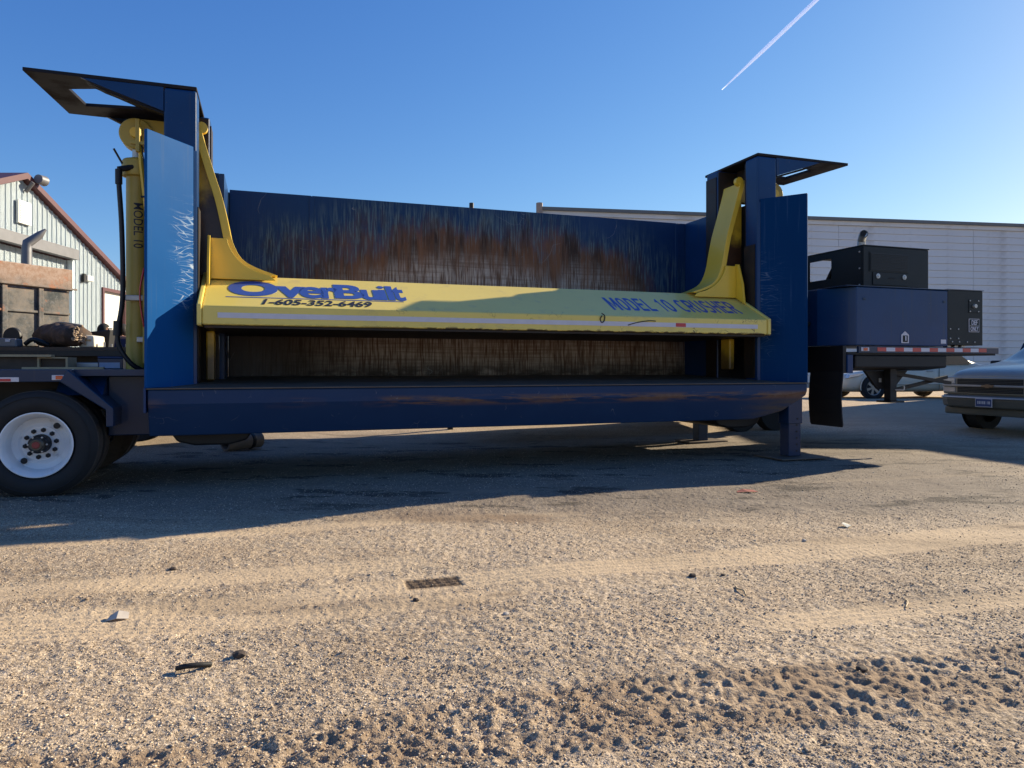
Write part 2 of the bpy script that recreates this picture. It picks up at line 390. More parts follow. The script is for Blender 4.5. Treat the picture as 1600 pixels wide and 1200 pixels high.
def tracks(x, y):
    churn = np.zeros_like(x); smooth = np.zeros_like(x); along_c = np.zeros_like(x); across_c = np.zeros_like(x)
    sx = np.zeros_like(x); sy = np.zeros_like(x)
    for (x0, y0), (x1, y1), hw, kind in TRACKS:
        L = math.hypot(x1 - x0, y1 - y0); ux, uy = (x1 - x0) / L, (y1 - y0) / L
        al = (x - x0) * ux + (y - y0) * uy; ac = -(x - x0) * uy + (y - y0) * ux
        ac = ac + .05 * np.sin(al * 1.3 + hw * 40) + .05 * (vnoise(al, al * 0, .8, 5) - .5)
        m = (1 - ss(hw * .7, hw * 1.15, np.abs(ac))) * ss(-.3, .4, al) * (1 - ss(L - .4, L + .3, al))
        if kind == 'churn':
            s = m > churn; churn = np.maximum(churn, m); along_c = np.where(s, al, along_c); across_c = np.where(s, ac / hw, across_c)
        else:
            s = m > smooth; smooth = np.maximum(smooth, m); sx = np.where(s, al, sx); sy = np.where(s, ac / hw, sy)
    return churn, smooth, along_c, across_c, sx, sy
def ground_h(x, y, fine=True):
    h = base_h(x, y)
    fade = 1 - ss(14, 30, y)
    h = h + ((vnoise(x, y, 1.7, 1) - .5) * .045 + (vnoise(x, y, .55, 2) - .5) * .012) * fade
    near = 1 - ss(9, 14, y)
    ch, sm, al, ac, sx, sy = tracks(x, y)
    rough = (vnoise(x, y, .16, 3) - .5) * .006 + (vnoise(x, y, .06, 4) - .5) * .004 + (vnoise(x, y, .030, 6) - .5) * .005 + (vnoise(x, y, .019, 7) - .5) * .007
    patch = .85 + .4 * vnoise(x, y, .9, 8)
    wetr = ss(5.2, 2.4, y)
    h = h + rough * near * (1 - .55 * sm) * patch * (1 + .25 * wetr) + ch * (-.006) 
    lug = np.sin(al * 2 * math.pi / .115 + np.abs(ac) * 2.6) * (.6 + .8 * vnoise(x, y, .3, 9))
    clod = (vnoise(x, y, .075, 21) - .45); clod = np.where(clod > 0, clod, clod * .5)
    brk = ss(.45, .75, vnoise(x, y, .45, 41))
    clod2 = vnoise(x, y, .035, 22) - .5
    h = h + ch * near * (np.clip(lug, -.7, .6) * .003 * brk + (.5 - np.abs(2 * vnoise(x + .6 * y, y - .6 * x, .085, 61) - 1)) * .011 * (.3 + brk) + (.5 - np.abs(2 * vnoise(x - .4 * y, y + .4 * x, .042, 62) - 1)) * .009 + (vnoise(x, y, .022, 63) - .5) * .016)
    rim = ss(.45, .9, ch) * (1 - ss(.9, 1.0, ch))
    h = h + rim * .012 * vnoise(x, y, .12, 12)
    h = h + sm * near * (-.004 + .0024 * np.sin(sy * 14) * ss(.3,.7,vnoise(x, y, 1.3, 15)) + .0010 * np.sin(sx * 2 * math.pi / .055 + np.abs(sy) * 4) * (vnoise(x, y, .5, 14) > .6))
    # the one crisp wet-looking tyre print
    px_, py_ = x + .46, y - 4.16; u = px_ * .96 + py_ * .27; v = -px_ * .27 + py_ * .96
    pm = (1 - ss(.15, .17, np.abs(u))) * (1 - ss(.085, .10, np.abs(v)))
    h = np.where(pm > .5, base_h(x, y) + (vnoise(x, y, 1.7, 1) - .5) * .045 + (vnoise(x, y, .55, 2) - .5) * .012, h)
    h = h + pm * (-.020 + .018 * ss(-.2, .35, np.sin(v * 2 * math.pi / .052)))
    return h, ch, sm, pm
def GH(x, y):
    a = np.array([float(x)]); b = np.array([float(y)]); return float(ground_h(a, b)[0][0])

def axis_pts(fine_lo, fine_hi, step, lo, hi, grow):
    mid = np.arange(fine_lo, fine_hi, step); out = []; s = step; v = fine_hi
    while v < hi: out.append(v); s *= grow; v += s
    left = []; s = step; v = fine_lo - step
    while v > lo: left.append(v); s *= grow; v -= s
    return np.array(left[::-1] + list(mid) + out)
xs = axis_pts(-3.2, 3.8, .0108, -6000, 6000, 1.045)
ys = [1.6]; 
while ys[-1] < 9.0: ys.append(ys[-1] + max(.009, .0038 * ys[-1]))
s = ys[-1] - ys[-2]
while ys[-1] < 9000: s *= 1.03; ys.append(ys[-1] + s)
back = [1.6]; s = .015
while back[-1] > -300: s *= 1.12; back.append(back[-1] - s)
ys = np.array(back[:0:-1] + ys)
GX, GY = np.meshgrid(xs, ys); nx, ny = len(xs), len(ys)
gx, gy = GX.ravel(), GY.ravel()
gh, gch, gsm, gpm = ground_h(gx, gy)
co = np.stack([gx, gy, gh], 1).astype(np.float32)
me = bpy.data.meshes.new('ground')
me.vertices.add(len(co)); me.vertices.foreach_set('co', co.ravel())
I, J = np.meshgrid(np.arange(nx - 1), np.arange(ny - 1)); a = (J * nx + I).ravel()
quads = np.stack([a, a + 1, a + nx + 1, a + nx], 1).astype(np.int32)
me.loops.add(quads.size); me.loops.foreach_set('vertex_index', quads.ravel())
me.polygons.add(len(quads)); me.polygons.foreach_set('loop_start', np.arange(0, quads.size, 4, dtype=np.int32))
me.polygons.foreach_set('use_smooth', np.ones(len(quads), bool))
me.update(calc_edges=True)
for nm, arr in (('churn', gch), ('smoothed', gsm), ('print', gpm)):
    at = me.attributes.new(nm, 'FLOAT', 'POINT'); at.data.foreach_set('value', arr.astype(np.float32))

def ground_material():
    n = NB('gravel_yard_dirt')
    ch = n.attr('churn').outputs['Fac']; sm = n.attr('smoothed').outputs['Fac']; pr = n.attr('print').outputs['Fac']
    big = n.noise(.35, 5, .6); med = n.noise(2.2, 6, .6); fine = n.noise(26, 6, .7)
    c = n.mix(n.step(big, .35, .65), (.27, .195, .125), (.48, .36, .24))
    c = n.mix(n.math('MULTIPLY', n.step(med, .42, .68), .6), c, (.45, .36, .245))
    # fine stones in the surface, each with its own tone
    v = n.t.nodes.new('ShaderNodeTexVoronoi'); n.put(v.inputs['Vector'], n.co); v.inputs['Scale'].default_value = 58
    hs = n.t.nodes.new('ShaderNodeSeparateColor'); n.t.links.new(v.outputs['Color'], hs.inputs[0])
    stone = n.mix(hs.outputs[0], (.15, .11, .075), (.78, .63, .46))
    gm = n.math('MULTIPLY', n.step(n.math('ADD', big, n.math('MULTIPLY', med, .5)), .58, .86), n.math('SUBTRACT', 1.0, sm, True))
    gm = n.math('MULTIPLY', gm, n.step(hs.outputs[1], .25, .45))
    c = n.mix(n.math('MULTIPLY', gm, .75), c, stone)
    v2 = n.t.nodes.new('ShaderNodeTexVoronoi'); n.put(v2.inputs['Vector'], n.co); v2.inputs['Scale'].default_value = 150
    h2 = n.t.nodes.new('ShaderNodeSeparateColor'); n.t.links.new(v2.outputs['Color'], h2.inputs[0])
    c = n.mix(.50, c, n.mix(n.step(h2.outputs[0], .15, .95), (.085, .062, .042), (.80, .635, .44)))
    c = n.mix(n.math('MULTIPLY', sm, .62), c, n.mix(fine, (.50, .375, .235), (.64, .49, .32)))
    c = n.mix(n.math('MULTIPLY', ch, n.step(med, .3, .6)), c, (.27, .19, .12))
    c = n.mix(n.math('MULTIPLY', n.math('MULTIPLY', pr, .9), n.step(n.noise(18), .15, .4)), c, (.085, .055, .036))
    bandn = n.noise(1.0, 6, .6, n.scale((.35, 1.5, 1), rot=(0, 0, -.22)))
    c = n.mix(n.math('MULTIPLY', n.step(bandn, .50, .64), .40), c, (.20, .145, .095))
    # oil stains and damp patches, in front of the machine; painted shade under it
    st = n.step(n.noise(.9, 7, .65, n.scale((1, 1.6, 1), loc=(3.1, 1.7, 0))), .60, .70)
    c = n.mix(n.math('MULTIPLY', st, .55), c, (.085, .055, .038))
    X, Y, Z = n.xyz()
    for sx_, sy_, rx_, ry_ in ((-.62, 6.05, .55, .30), (.05, 5.95, .35, .3), (3.0, 2.9, .4, .18)):
        q_ = n.math('ADD', n.math('POWER', n.math('ABSOLUTE', n.math('DIVIDE', n.math('SUBTRACT', X, sx_), rx_)), 2.0), n.math('POWER', n.math('ABSOLUTE', n.math('DIVIDE', n.math('SUBTRACT', Y, sy_), ry_)), 2.0))
        c = n.mix(n.math('MULTIPLY', n.step(n.math('ADD', q_, n.math('MULTIPLY', n.noise(5, 6), 1.4)), 2.0, .6), .6), c, (.17, .10, .055))
    und_shade = n.math('MULTIPLY', n.math('MULTIPLY', n.step(n.math('ADD', Y, n.math('MULTIPLY', big, 1.2)), 6.0, 7.3), n.step(Y, 14, 11)), n.math('MULTIPLY', n.step(X, -7, -4), n.step(X, 8, 5)))  # painted shade: mask for darker ground colour below the machine
    c = n.mix(n.math('MULTIPLY', und_shade, .72), c, n.mix(med, (.085, .070, .058), (.19, .165, .14)))
    oil = n.math('MULTIPLY', und_shade, n.step(n.noise(.8, 6, .7, n.scale((1, 2.4, 1))), .54, .60))  # oily blotches that deepen the painted shade
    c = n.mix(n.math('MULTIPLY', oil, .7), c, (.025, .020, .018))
    far = n.math('MULTIPLY', n.step(Y, 13, 15), .6)
    c = n.mix(far, c, (.42, .31, .20))
    n.bump(n.math('ADD', n.math('ADD', fine, n.math('MULTIPLY', n.voro(58, 'F1'), -.8)), n.math('MULTIPLY', n.voro(150, 'F1'), -.5)), .42, .010)
    return n.set(base=c, rough=.93, spec=.25)
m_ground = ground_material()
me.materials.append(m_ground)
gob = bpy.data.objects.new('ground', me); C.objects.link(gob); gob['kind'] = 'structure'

# loose gravel lying on it: real stones, one mesh
def gravel(n, y0, y1, smin, smax, seed, name, label):
    r = np.random.default_rng(seed)
    Y = y0 * (y1 / y0) ** (r.random(n) ** .85)
    X = (r.random(n) * 2 - 1) * Y * .80
    ok = vnoise(X, Y, .75, 31) + .35 * vnoise(X, Y, .14, 32) > .18 + .55 * r.random(n)
    ch, sm, *_ = tracks(X, Y); ok &= (sm < .35) | (r.random(n) < .25)
    X, Y = X[ok], Y[ok]; n = len(X)
    H = ground_h(X, Y)[0]
    S = smin + (smax - smin) * r.random(n) ** 3.2
    base = np.array([(1, 0, 0), (0, 1, 0), (-1, 0, 0), (0, -1, 0), (0, 0, 1), (0, 0, -1), (.62, .62, .45), (-.62, -.62, .35)], float)
    base = base[:6]
    ang = r.random(n) * 6.283; ca, sa = np.cos(ang), np.sin(ang)
    P = base[None] * (.6 + .7 * r.random((n, 6, 1))) * np.stack([S * (.8 + .6 * r.random(n)), S, S * .62], 1)[:, None, :]
    x = P[..., 0] * ca[:, None] - P[..., 1] * sa[:, None]; y = P[..., 0] * sa[:, None] + P[..., 1] * ca[:, None]
    V = np.stack([x + X[:, None], y + Y[:, None], P[..., 2] + (H + S * .22)[:, None]], -1).reshape(-1, 3).astype(np.float32)
    F = np.array([(0, 1, 4), (1, 2, 4), (2, 3, 4), (3, 0, 4), (1, 0, 5), (2, 1, 5), (3, 2, 5), (0, 3, 5)], np.int32)
    F = (F[None] + (np.arange(n) * 6)[:, None, None]).reshape(-1, 3).astype(np.int32)
    m = bpy.data.meshes.new(name); m.vertices.add(len(V)); m.vertices.foreach_set('co', V.ravel())
    m.loops.add(F.size); m.loops.foreach_set('vertex_index', F.ravel()); m.polygons.add(len(F))
    m.polygons.foreach_set('loop_start', np.arange(0, F.size, 3, dtype=np.int32)); m.update(calc_edges=True)
    at = m.attributes.new('tone', 'FLOAT', 'POINT'); at.data.foreach_set('value', np.repeat(r.random(n), 6).astype(np.float32))
    k = NB(name + '_stone'); t = k.attr('tone').outputs['Fac']
    c = k.mix(t, (.24, .17, .11), (.74, .61, .45)); c = k.mix(k.step(t, .93, 1.0), c, (.60, .56, .50)); c = k.mix(k.step(t, .06, .0), c, (.05, .045, .04))
    m.materials.append(k.set(base=c, rough=.9, spec=.25))
    o = bpy.data.objects.new(name, m); C.objects.link(o); o['kind'] = 'stuff'; o['label'] = label; o['category'] = 'gravel'
gravel(170000, 1.9, 11.0, .0020, .0068, 3, 'gravel', 'loose crushed gravel scattered over the dirt yard')
gravel(700, 2.0, 9.0, .006, .014, 9, 'dirt_clods', 'scattered larger stones and dirt clods on the gravel yard')

# ------------------------------------------------------------------ contrail in the sky
def contrail():
    n = NB('ice_cloud_white'); X, Y, Z = n.xyz()
    m = n.m; t_ = n.t; t_.nodes.remove(n.b)
    L = t_.nodes.new('ShaderNodeLayerWeight'); L.inputs[0].default_value = .4
    a = n.math('MULTIPLY', n.math('MULTIPLY', n.math('SUBTRACT', 1.0, L.outputs['Facing'], True), 1.35, True), n.step(n.noise(.012, 3), .1, .45, .85, 1.0))
    tl = t_.nodes.new('ShaderNodeBsdfTranslucent'); tl.inputs[0].default_value = (.40, .46, .58, 1); df = t_.nodes.new('ShaderNodeBsdfDiffuse'); df.inputs[0].default_value = (.40, .46, .58, 1)
    ad = t_.nodes.new('ShaderNodeAddShader'); t_.links.new(tl.outputs[0], ad.inputs[0]); t_.links.new(df.outputs[0], ad.inputs[1])
    tr = t_.nodes.new('ShaderNodeBsdfTransparent'); mx = t_.nodes.new('ShaderNodeMixShader'); n.put(mx.inputs[0], a); t_.links.new(tr.outputs[0], mx.inputs[1]); t_.links.new(ad.outputs[0], mx.inputs[2])
    t_.links.new(mx.outputs[0], t_.nodes['Material Output'].inputs['Surface'])
    bm = nb(); Yd = 5000.0
    A = Vector((.2955 * Yd, Yd, .390 * Yd)); B = Vector((.52 * Yd, Yd * .97, .60 * Yd))
    pts = [A.lerp(B, i / 24) for i in range(25)]
    rs = [3.5 + 11.0 * min(1, i / 6) + random.uniform(-.8, .8) for i in range(25)]
    tube(bm, pts, rs, 10)
    o = obj('contrail', bm, m, smooth=True); o['kind'] = 'structure'
contrail()

# ================================================================== THE CRUSHER TRAILER
TA = math.atan2(.324, .946)
def T2W(x, y, z=0.0): return (x * math.cos(TA) - y * math.sin(TA), x * math.sin(TA) + y * math.cos(TA), z)
OX, OY = 2.9, 9.1
T = thing('car_crusher_trailer', 'long dark blue car crusher on a trailer with a yellow crushing beam lettered in blue', 'car crusher', T2W(OX, OY), TA)
def tp(name, bm, mat, parent=None, **k):
    o = obj(name, bm, mat, parent or T, **k)
    if parent is None: o.location = (-OX, -OY, 0)
    return o
MX = 5.8                                       # mirror x -> MX - x
def mirrored(fn):
    for side in (0, 1):
        fn((lambda x: x) if side == 0 else (lambda x: MX - x), side)

# --- bed
bm = nb()
def prof(zb, yb=7.97): return [(7.85, 1.03), (7.85, .885), (yb, zb), (8.35, zb), (8.35, 1.03)]
loft(bm, [[(x, y, z) for y, z in p] for x, p in ((-1.14, prof(.555)), (6.15, prof(.555)), (6.6, prof(.66, 7.94)), (6.94, [(7.85, 1.03), (7.85, .93), (7.88, .87), (8.35, .87), (8.35, 1.03)]))])
tp('front_sill', bm, m_sill, bevel=.012)
bm = nb(); box(bm, -1.15, 6.95, 7.832, 7.99, 1.032, 1.046); tp('sill_lip', bm, m_deck, bevel=.003)
bm = nb(); box(bm, -1.175, -1.152, 7.83, 8.3, .80, 1.05); tp('sill_end_plate', bm, m_blue, bevel=.004)
bm = nb(); prism(bm, [(7.992, 1.0315), (7.992, 1.045), (8.34, 1.072), (10.316, 1.13), (10.316, 1.0315)], 'x', -1.1, 6.9); tp('bed_floor', bm, m_deck)
bm = nb(); box(bm, -1.1, 6.2, 8.36, 10.40, .58, 1.015); tp('bed_underframe', bm, m_black)
for x0, x1 in ((-1.0, -.15), (5.75, 6.55)):
    bm = nb(); prism(bm, [(x0, .575), (x0 + .08, .46), (x0 + .25, .415), (x1 - .25, .415), (x1 - .08, .46), (x1, .575)], 'y', 8.3, 10.3)
    tp('underbody_skirt', bm, m_black, bevel=.02)
# --- back and end walls
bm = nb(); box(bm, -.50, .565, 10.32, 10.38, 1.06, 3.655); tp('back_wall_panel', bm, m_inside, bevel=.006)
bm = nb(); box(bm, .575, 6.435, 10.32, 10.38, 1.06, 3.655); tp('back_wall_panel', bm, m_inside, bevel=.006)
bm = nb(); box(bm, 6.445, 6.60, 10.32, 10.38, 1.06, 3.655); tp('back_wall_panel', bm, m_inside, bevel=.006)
for x in (.57, 6.44):
    bm = nb(); box(bm, x - .035, x + .035, 10.308, 10.40, 1.06, 3.645); tp('weld_seam', bm, m_inside, bevel=.008)
bm = nb(); box(bm, -.52, 6.62, 10.383, 10.45, .58, 3.63); tp('back_wall_stiffener', bm, m_blue_dk)
bm = nb(); box(bm, -.58, -.52, 9.5, 10.38, 1.06, 3.655); tp('end_wall', bm, m_blue, bevel=.006)
bm = nb(); box(bm, 6.603, 6.66, 9.5, 10.38, 1.06, 3.655); tp('end_wall', bm, m_blue, bevel=.006)
bm = nb(); box(bm, 6.59, 6.65, 9.515, 9.60, 3.658, 3.84); tp('end_wall_gusset', bm, m_blue)
bm = nb(); box(bm, -.70, -.583, 9.515, 9.55, 1.06, 3.66); tp('end_wall_filler', bm, m_inside)
# --- guide columns, wings, top plates at both ends
def end_frame(F, side):
    i = -.735 if side == 0 else -.735           # inner face before mirroring
    def bx(name, x0, x1, y0, y1, z0, z1, m, **k):
        b = nb(); a, c = sorted((F(x0), F(x1))); box(b, a, c, y0, y1, z0, z1); return tp(name, b, m, **k)
    bx('front_column', -1.06, -.735, 8.37, 8.65, 1.06, 4.245, m_blue, bevel=.028, seg=3)
    bx('rear_column', -1.06, -.665, 9.22, 9.51, 1.06, 4.245, m_blue, bevel=.028, seg=3)
    bx('wear_strip', -1.0, -.745, 8.652, 8.668, 1.06, 4.2, m_grease)
    bx('wear_strip', -1.0, -.68, 9.200, 9.218, 1.06, 4.22, m_grease)
    bx('slot_web', -1.03, -1.0, 8.67, 9.2, 1.06, 3.69, m_grease); bx('slot_web', -1.03, -1.0, 8.67, 9.2, 4.04, 4.245, m_grease)
    bx('inner_liner', -.733, -.722, 8.42, 8.66, 1.1, 3.0, m_grease)
    bx('inner_liner', -.663, -.652, 9.24, 9.50, 1.1, 4.15, m_grease)
    # wing: angled outward towards the front
    def q(o): # polygon in plan, thickness outward
        return [(F(x), y) for x, y in ((-1.145, 7.858), (-.765, 8.352), (-.795, 8.375), (-1.175, 7.88))]
    b = nb(); prism(b, q(0) if side == 0 else q(0)[::-1], 'z', 1.047, 3.63)
    tp('wing_plate', b, m_wingL if side == 0 else m_wingR, bevel=.006)
    b = nb(); pts = [(F(x), y) for x, y in ((-.765, 8.352), (-.735, 8.368), (-.765, 8.376), (-.795, 8.375))]
    prism(b, pts if side == 0 else pts[::-1], 'z', 1.05, 3.59); tp('wing_edge_strip', b, m_blue)
    # top plate with its opening
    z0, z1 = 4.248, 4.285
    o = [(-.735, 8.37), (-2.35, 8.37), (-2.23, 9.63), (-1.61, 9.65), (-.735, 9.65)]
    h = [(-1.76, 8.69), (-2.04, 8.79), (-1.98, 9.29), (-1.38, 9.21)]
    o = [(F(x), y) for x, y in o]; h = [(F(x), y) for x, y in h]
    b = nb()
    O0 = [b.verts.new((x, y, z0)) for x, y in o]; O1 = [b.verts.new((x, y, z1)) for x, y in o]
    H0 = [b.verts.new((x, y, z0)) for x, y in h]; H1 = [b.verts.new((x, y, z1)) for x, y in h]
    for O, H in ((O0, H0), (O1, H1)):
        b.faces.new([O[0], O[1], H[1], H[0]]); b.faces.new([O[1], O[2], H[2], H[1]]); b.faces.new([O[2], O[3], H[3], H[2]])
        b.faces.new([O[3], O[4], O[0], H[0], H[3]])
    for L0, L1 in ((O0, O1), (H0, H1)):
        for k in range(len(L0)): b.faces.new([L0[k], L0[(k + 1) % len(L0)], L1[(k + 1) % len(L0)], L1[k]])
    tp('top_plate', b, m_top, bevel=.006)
    for yy, zz in ((8.375, 3.99), (9.60, 3.99)):
        g_ = [(F(-1.84), 4.246), (F(-1.62), 4.17), (F(-1.062), zz), (F(-1.062), 4.246)]
        b = nb(); prism(b, g_ if side == 0 else g_[::-1], 'y', yy, yy + .03); tp('bracket_gusset', b, m_blue, bevel=.003)
        g_ = [(F(-1.80), 4.225), (F(-1.62), 4.168), (F(-1.062), zz - .002), (F(-1.062), zz - .025), (F(-1.63), 4.145)]
        b = nb(); prism(b, g_ if side == 0 else g_[::-1], 'y', yy + (.031 if yy < 9 else -.091), yy + (.12 if yy < 9 else -.001)); tp('bracket_flange', b, m_top)
    # hydraulic cylinder that lifts the beam
    cx, cy = F(-1.40), 8.93
    b = nb(); lathe(b, [(1.20, .085), (1.22, .112), (3.38, .112), (3.39, .15), (3.41, .157), (3.55, .157), (3.575, .14), (3.60, .07)], (cx, cy, 0), 'z', 28)
    cyl = tp('hydraulic_cylinder', b, m_yel_cyl, smooth=2)
    b = nb(); lathe(b, [(3.60, .05), (3.72, .05)], (cx, cy, 0), 'z', 16); tp('piston_rod', b, m_chrome, smooth=2)
    b = nb(); lathe(b, [(-.09, .16), (-.08, .172), (.08, .172), (.09, .16)], (cx, cy, 3.86), 'y', 32)
    a, c = sorted((cx, F(-.80))); prism(b, [(a, 3.70), (c, 3.70), (c, 4.03), (a, 4.03)], 'y', 8.87, 8.99)
    yk = tp('lift_yoke', b, m_yel_cyl, smooth=2)
    b = nb(); lathe(b, [(-.135, .0), (-.135, .055), (-.09, .06)], (cx, cy, 3.86), 'y', 16); tp('yoke_pin', b, m_yel, smooth=2)
    if side == 0:
        me = text_mesh('MODEL 10', bold=.004)
        tb = nb(); tb.from_mesh(me)
        for k in range(1, 8): bmesh.ops.bisect_plane(tb, geom=tb.verts[:] + tb.edges[:] + tb.faces[:], plane_co=(0, k * .09, 0), plane_no=(0, 1, 0))
        tb.to_mesh(me); tb.free(); n_ = len(me.vertices); a = np.empty(n_ * 3); me.vertices.foreach_get('co', a); a = a.reshape(-1, 3)
        lo, hi = a.min(0), a.max(0); qn = (a - lo) / np.maximum(hi - lo, 1e-6)
        z = 3.08 - qn[:, 0] * .50; u = (.062 - (1 - qn[:, 1]) * .085) ; u = .052 + .0 * u - (1 - qn[:, 1]) * .09
        u = u + .02; y = cy - np.sqrt(.1125 ** 2 - u ** 2) - .002 + (qn[:, 2] - .5) * .002
        me.vertices.foreach_set('co', np.stack([cx + u, y, z], 1).ravel()); me.update()
        l = obj('lettering', me, m_dkletter, cyl)
        for zz in (2.02, 1.56):
            b = nb(); box(b, cx - .10 if zz > 2 else cx + .02, cx + .115, cy - .17, cy - .118, zz - .03, zz + .03); tp('hose_clamp', b, m_chrome, bevel=.008)
        b = nb(); box(b, cx + .085, cx + .115, cy - .20, cy - .17, 1.30, 2.35); tp('guide_rod', b, m_yel_cyl, bevel=.004)
        b = nb(); tube(b, spline([(cx + .10, cy - .21, 2.35), (cx + .06, cy - .21, 2.1), (cx + .07, cy - .21, 1.9), (cx + .10, cy - .21, 1.7)]), .010, 6); tp('red_cable', b, m_red, smooth=True)
        b = nb(); tube(b, spline([(-1.335, 8.74, 3.80), (-1.30, 8.72, 3.5), (-1.26, 8.70, 3.2), (-1.22, 8.70, 2.7), (-1.22, 8.72, 2.3)]), .008, 6); tp('sensor_cable', b, m_hose, smooth=True)
        b = nb(); tube(b, [(-1.36, 8.76, 3.96), (-1.335, 8.74, 3.5), (-1.27, 8.72, 2.9)], .022, 6); tp('sensor_arm', b, m_yel, smooth=2)
        b = nb(); box(b, -1.43, -1.27, 8.70, 8.75, 3.70, 3.74); box(b, -1.38, -1.34, 8.69, 8.75, 3.62, 3.98); tp('sensor_bracket', b, m_yel_cyl, bevel=.006)
        b = nb(); box(b, -1.33, -1.24, 8.70, 8.73, 3.12, 3.14); tp('cable_tie', b, m_hose)
    else:
        b = nb(); tube(b, [(7.09, 8.32, 3.70), (7.09, 8.32, 3.40), (7.03, 8.32, 2.9)], .016, 6)
        tube(b, [(7.05, 8.32, 3.66), (7.16, 8.32, 3.66)], .012, 6); tube(b, [(7.10, 8.32, 3.44), (7.13, 8.32, 3.72)], .018, 6)
        tp('sensor_arm', b, m_yel_cyl, smooth=2)
mirrored(end_frame)

# --- hoses on the left cylinder
b = nb(); tube(b, spline([(-1.50, 8.80, 3.45), (-1.553, 8.75, 3.40), (-1.55, 8.75, 3.25), (-1.525, 8.75, 2.82), (-1.512, 8.75, 2.30), (-1.52, 8.75, 1.95), (-1.562, 8.75, 1.64), (-1.543, 8.75, 1.47), (-1.431, 8.75, 1.295), (-1.30, 8.8, 1.20)]), .026, 10)
tp('hydraulic_hose', b, m_hose, smooth=True)
b = nb(); tube(b, [(-1.553, 8.75, 3.42), (-1.552, 8.75, 3.26)], .036, 10); tube(b, [(-1.56, 8.75, 3.42), (-1.42, 8.8, 3.47)], .032, 8); tp('hose_fitting', b, m_black, smooth=2)
b = nb(); tube(b, [(-1.52, 8.76, 3.49), (-1.60, 8.74, 3.64)], .012, 6); tp('bleed_lever', b, m_black)
b = nb(); tube(b, [(-1.56, 8.75, 1.76), (-1.565, 8.75, 1.60)], .045, 10); tp('hose_guard', b, m_hose, smooth=2)

# --- crusher beam
bp = [(8.07, 1.70), (8.07, 1.90), (8.87, 2.315), (9.02, 2.315), (9.02, 1.98), (8.30, 1.70)]
b = nb(); loft(b, [[(x, y, z) for y, z in bp] for x in (-.66, 6.46)]); beam = tp('crusher_beam', b, m_beam, bevel=.014, seg=3)
def bc(name, bm_, mat, **k): return tp(name, bm_, mat, parent=beam, **k)
for x0, x1 in ((-.71, -.662), (6.462, 6.51)):
    e = [(8.05, 1.69), (8.05, 1.915), (8.87, 2.345), (9.04, 2.345), (9.04, 1.9), (8.30, 1.69)]
    b = nb(); prism(b, e, 'x', x0, x1); bc('end_flange', b, m_beam, bevel=.012)
b = nb(); box(b, -.64, 6.44, 8.11, 10.25, 1.672, 1.697); box(b, -.64, 6.44, 9.03, 10.25, 1.70, 1.98); bc('crushing_plate', b, m_grease)
SL = Vector((0, .8, .415)).normalized()
def onslope(x, s, off=0.0): return Vector((x, 8.07, 1.90)) + SL * s + Vector((0, -.415, .8)).normalized() * off
def lay(body, x0, x1, s0, s1, mat, **k):
    P = onslope(x0, s0, .0006); return text_fit(body, P, (1, 0, 0), SL, x1 - x0, s1 - s0, mat, 'lettering', beam, **k)
# wide heavy wordmark: each letter its own width
def wordmark():
    spec = [('O', -.43, .155, .30, .745), ('v', .115, .42, .285, .62), ('e', .345, .64, .285, .63), ('r', .60, .83, .29, .63), ('B', .77, 1.10, .30, .735),
            ('u', 1.07, 1.315, .285, .60), ('i', 1.285, 1.375, .29, .74), ('l', 1.385, 1.47, .29, .745), ('t', 1.44, 1.56, .285, .73)]
    spec = [('O', -.43, .10, .30, .745), ('v', .07, .40, .285, .62), ('e', .33, .60, .285, .63), ('r', .575, .765, .29, .63), ('B', .72, 1.06, .30, .735),
            ('u', 1.03, 1.245, .285, .60), ('\u0131', 1.240, 1.320, .29, .615), ('.', 1.240, 1.320, .655, .74), ('l', 1.335, 1.415, .29, .745), ('t', 1.395, 1.545, .285, .73)]
    for ch, x0, x1, s0, s1 in spec:
        lay(ch, x0, x1, s0, s1, m_blueletter, bold={'e': .028, 'B': .036, 'O': .062, 'r': .04, '\u0131': .02, '.': .0, 'l': .02, 'u': .035, 't': .03}.get(ch, .045))
wordmark()
b = nb(); v = [b.verts.new(onslope(*p)) for p in ((-.44, .252, .001), (1.50, .252, .001), (1.50, .268, .001), (-.44, .268, .001), (-.44, .252, .003), (1.50, .252, .003), (1.50, .268, .003), (-.44, .268, .003))]
for f in ((0, 3, 2, 1), (4, 5, 6, 7), (0, 1, 5, 4), (1, 2, 6, 5), (2, 3, 7, 6), (3, 0, 4, 7)): b.faces.new([v[i] for i in f])
bc('lettering', b, m_blueletter)
lay('1-605-352-6469', -.07, 1.12, .065, .225, m_dkletter, bold=.022, italic=.25)
def arc(cx, cy, rx, ry, a0, a1, n=12, p=.8):
    o = []
    for i in range(n + 1):
        a = R(a0 + (a1 - a0) * i / n); c_, s_ = math.cos(a), math.sin(a)
        o.append((cx + rx * math.copysign(abs(c_) ** p, c_), cy + ry * math.copysign(abs(s_) ** p, s_)))
    return o
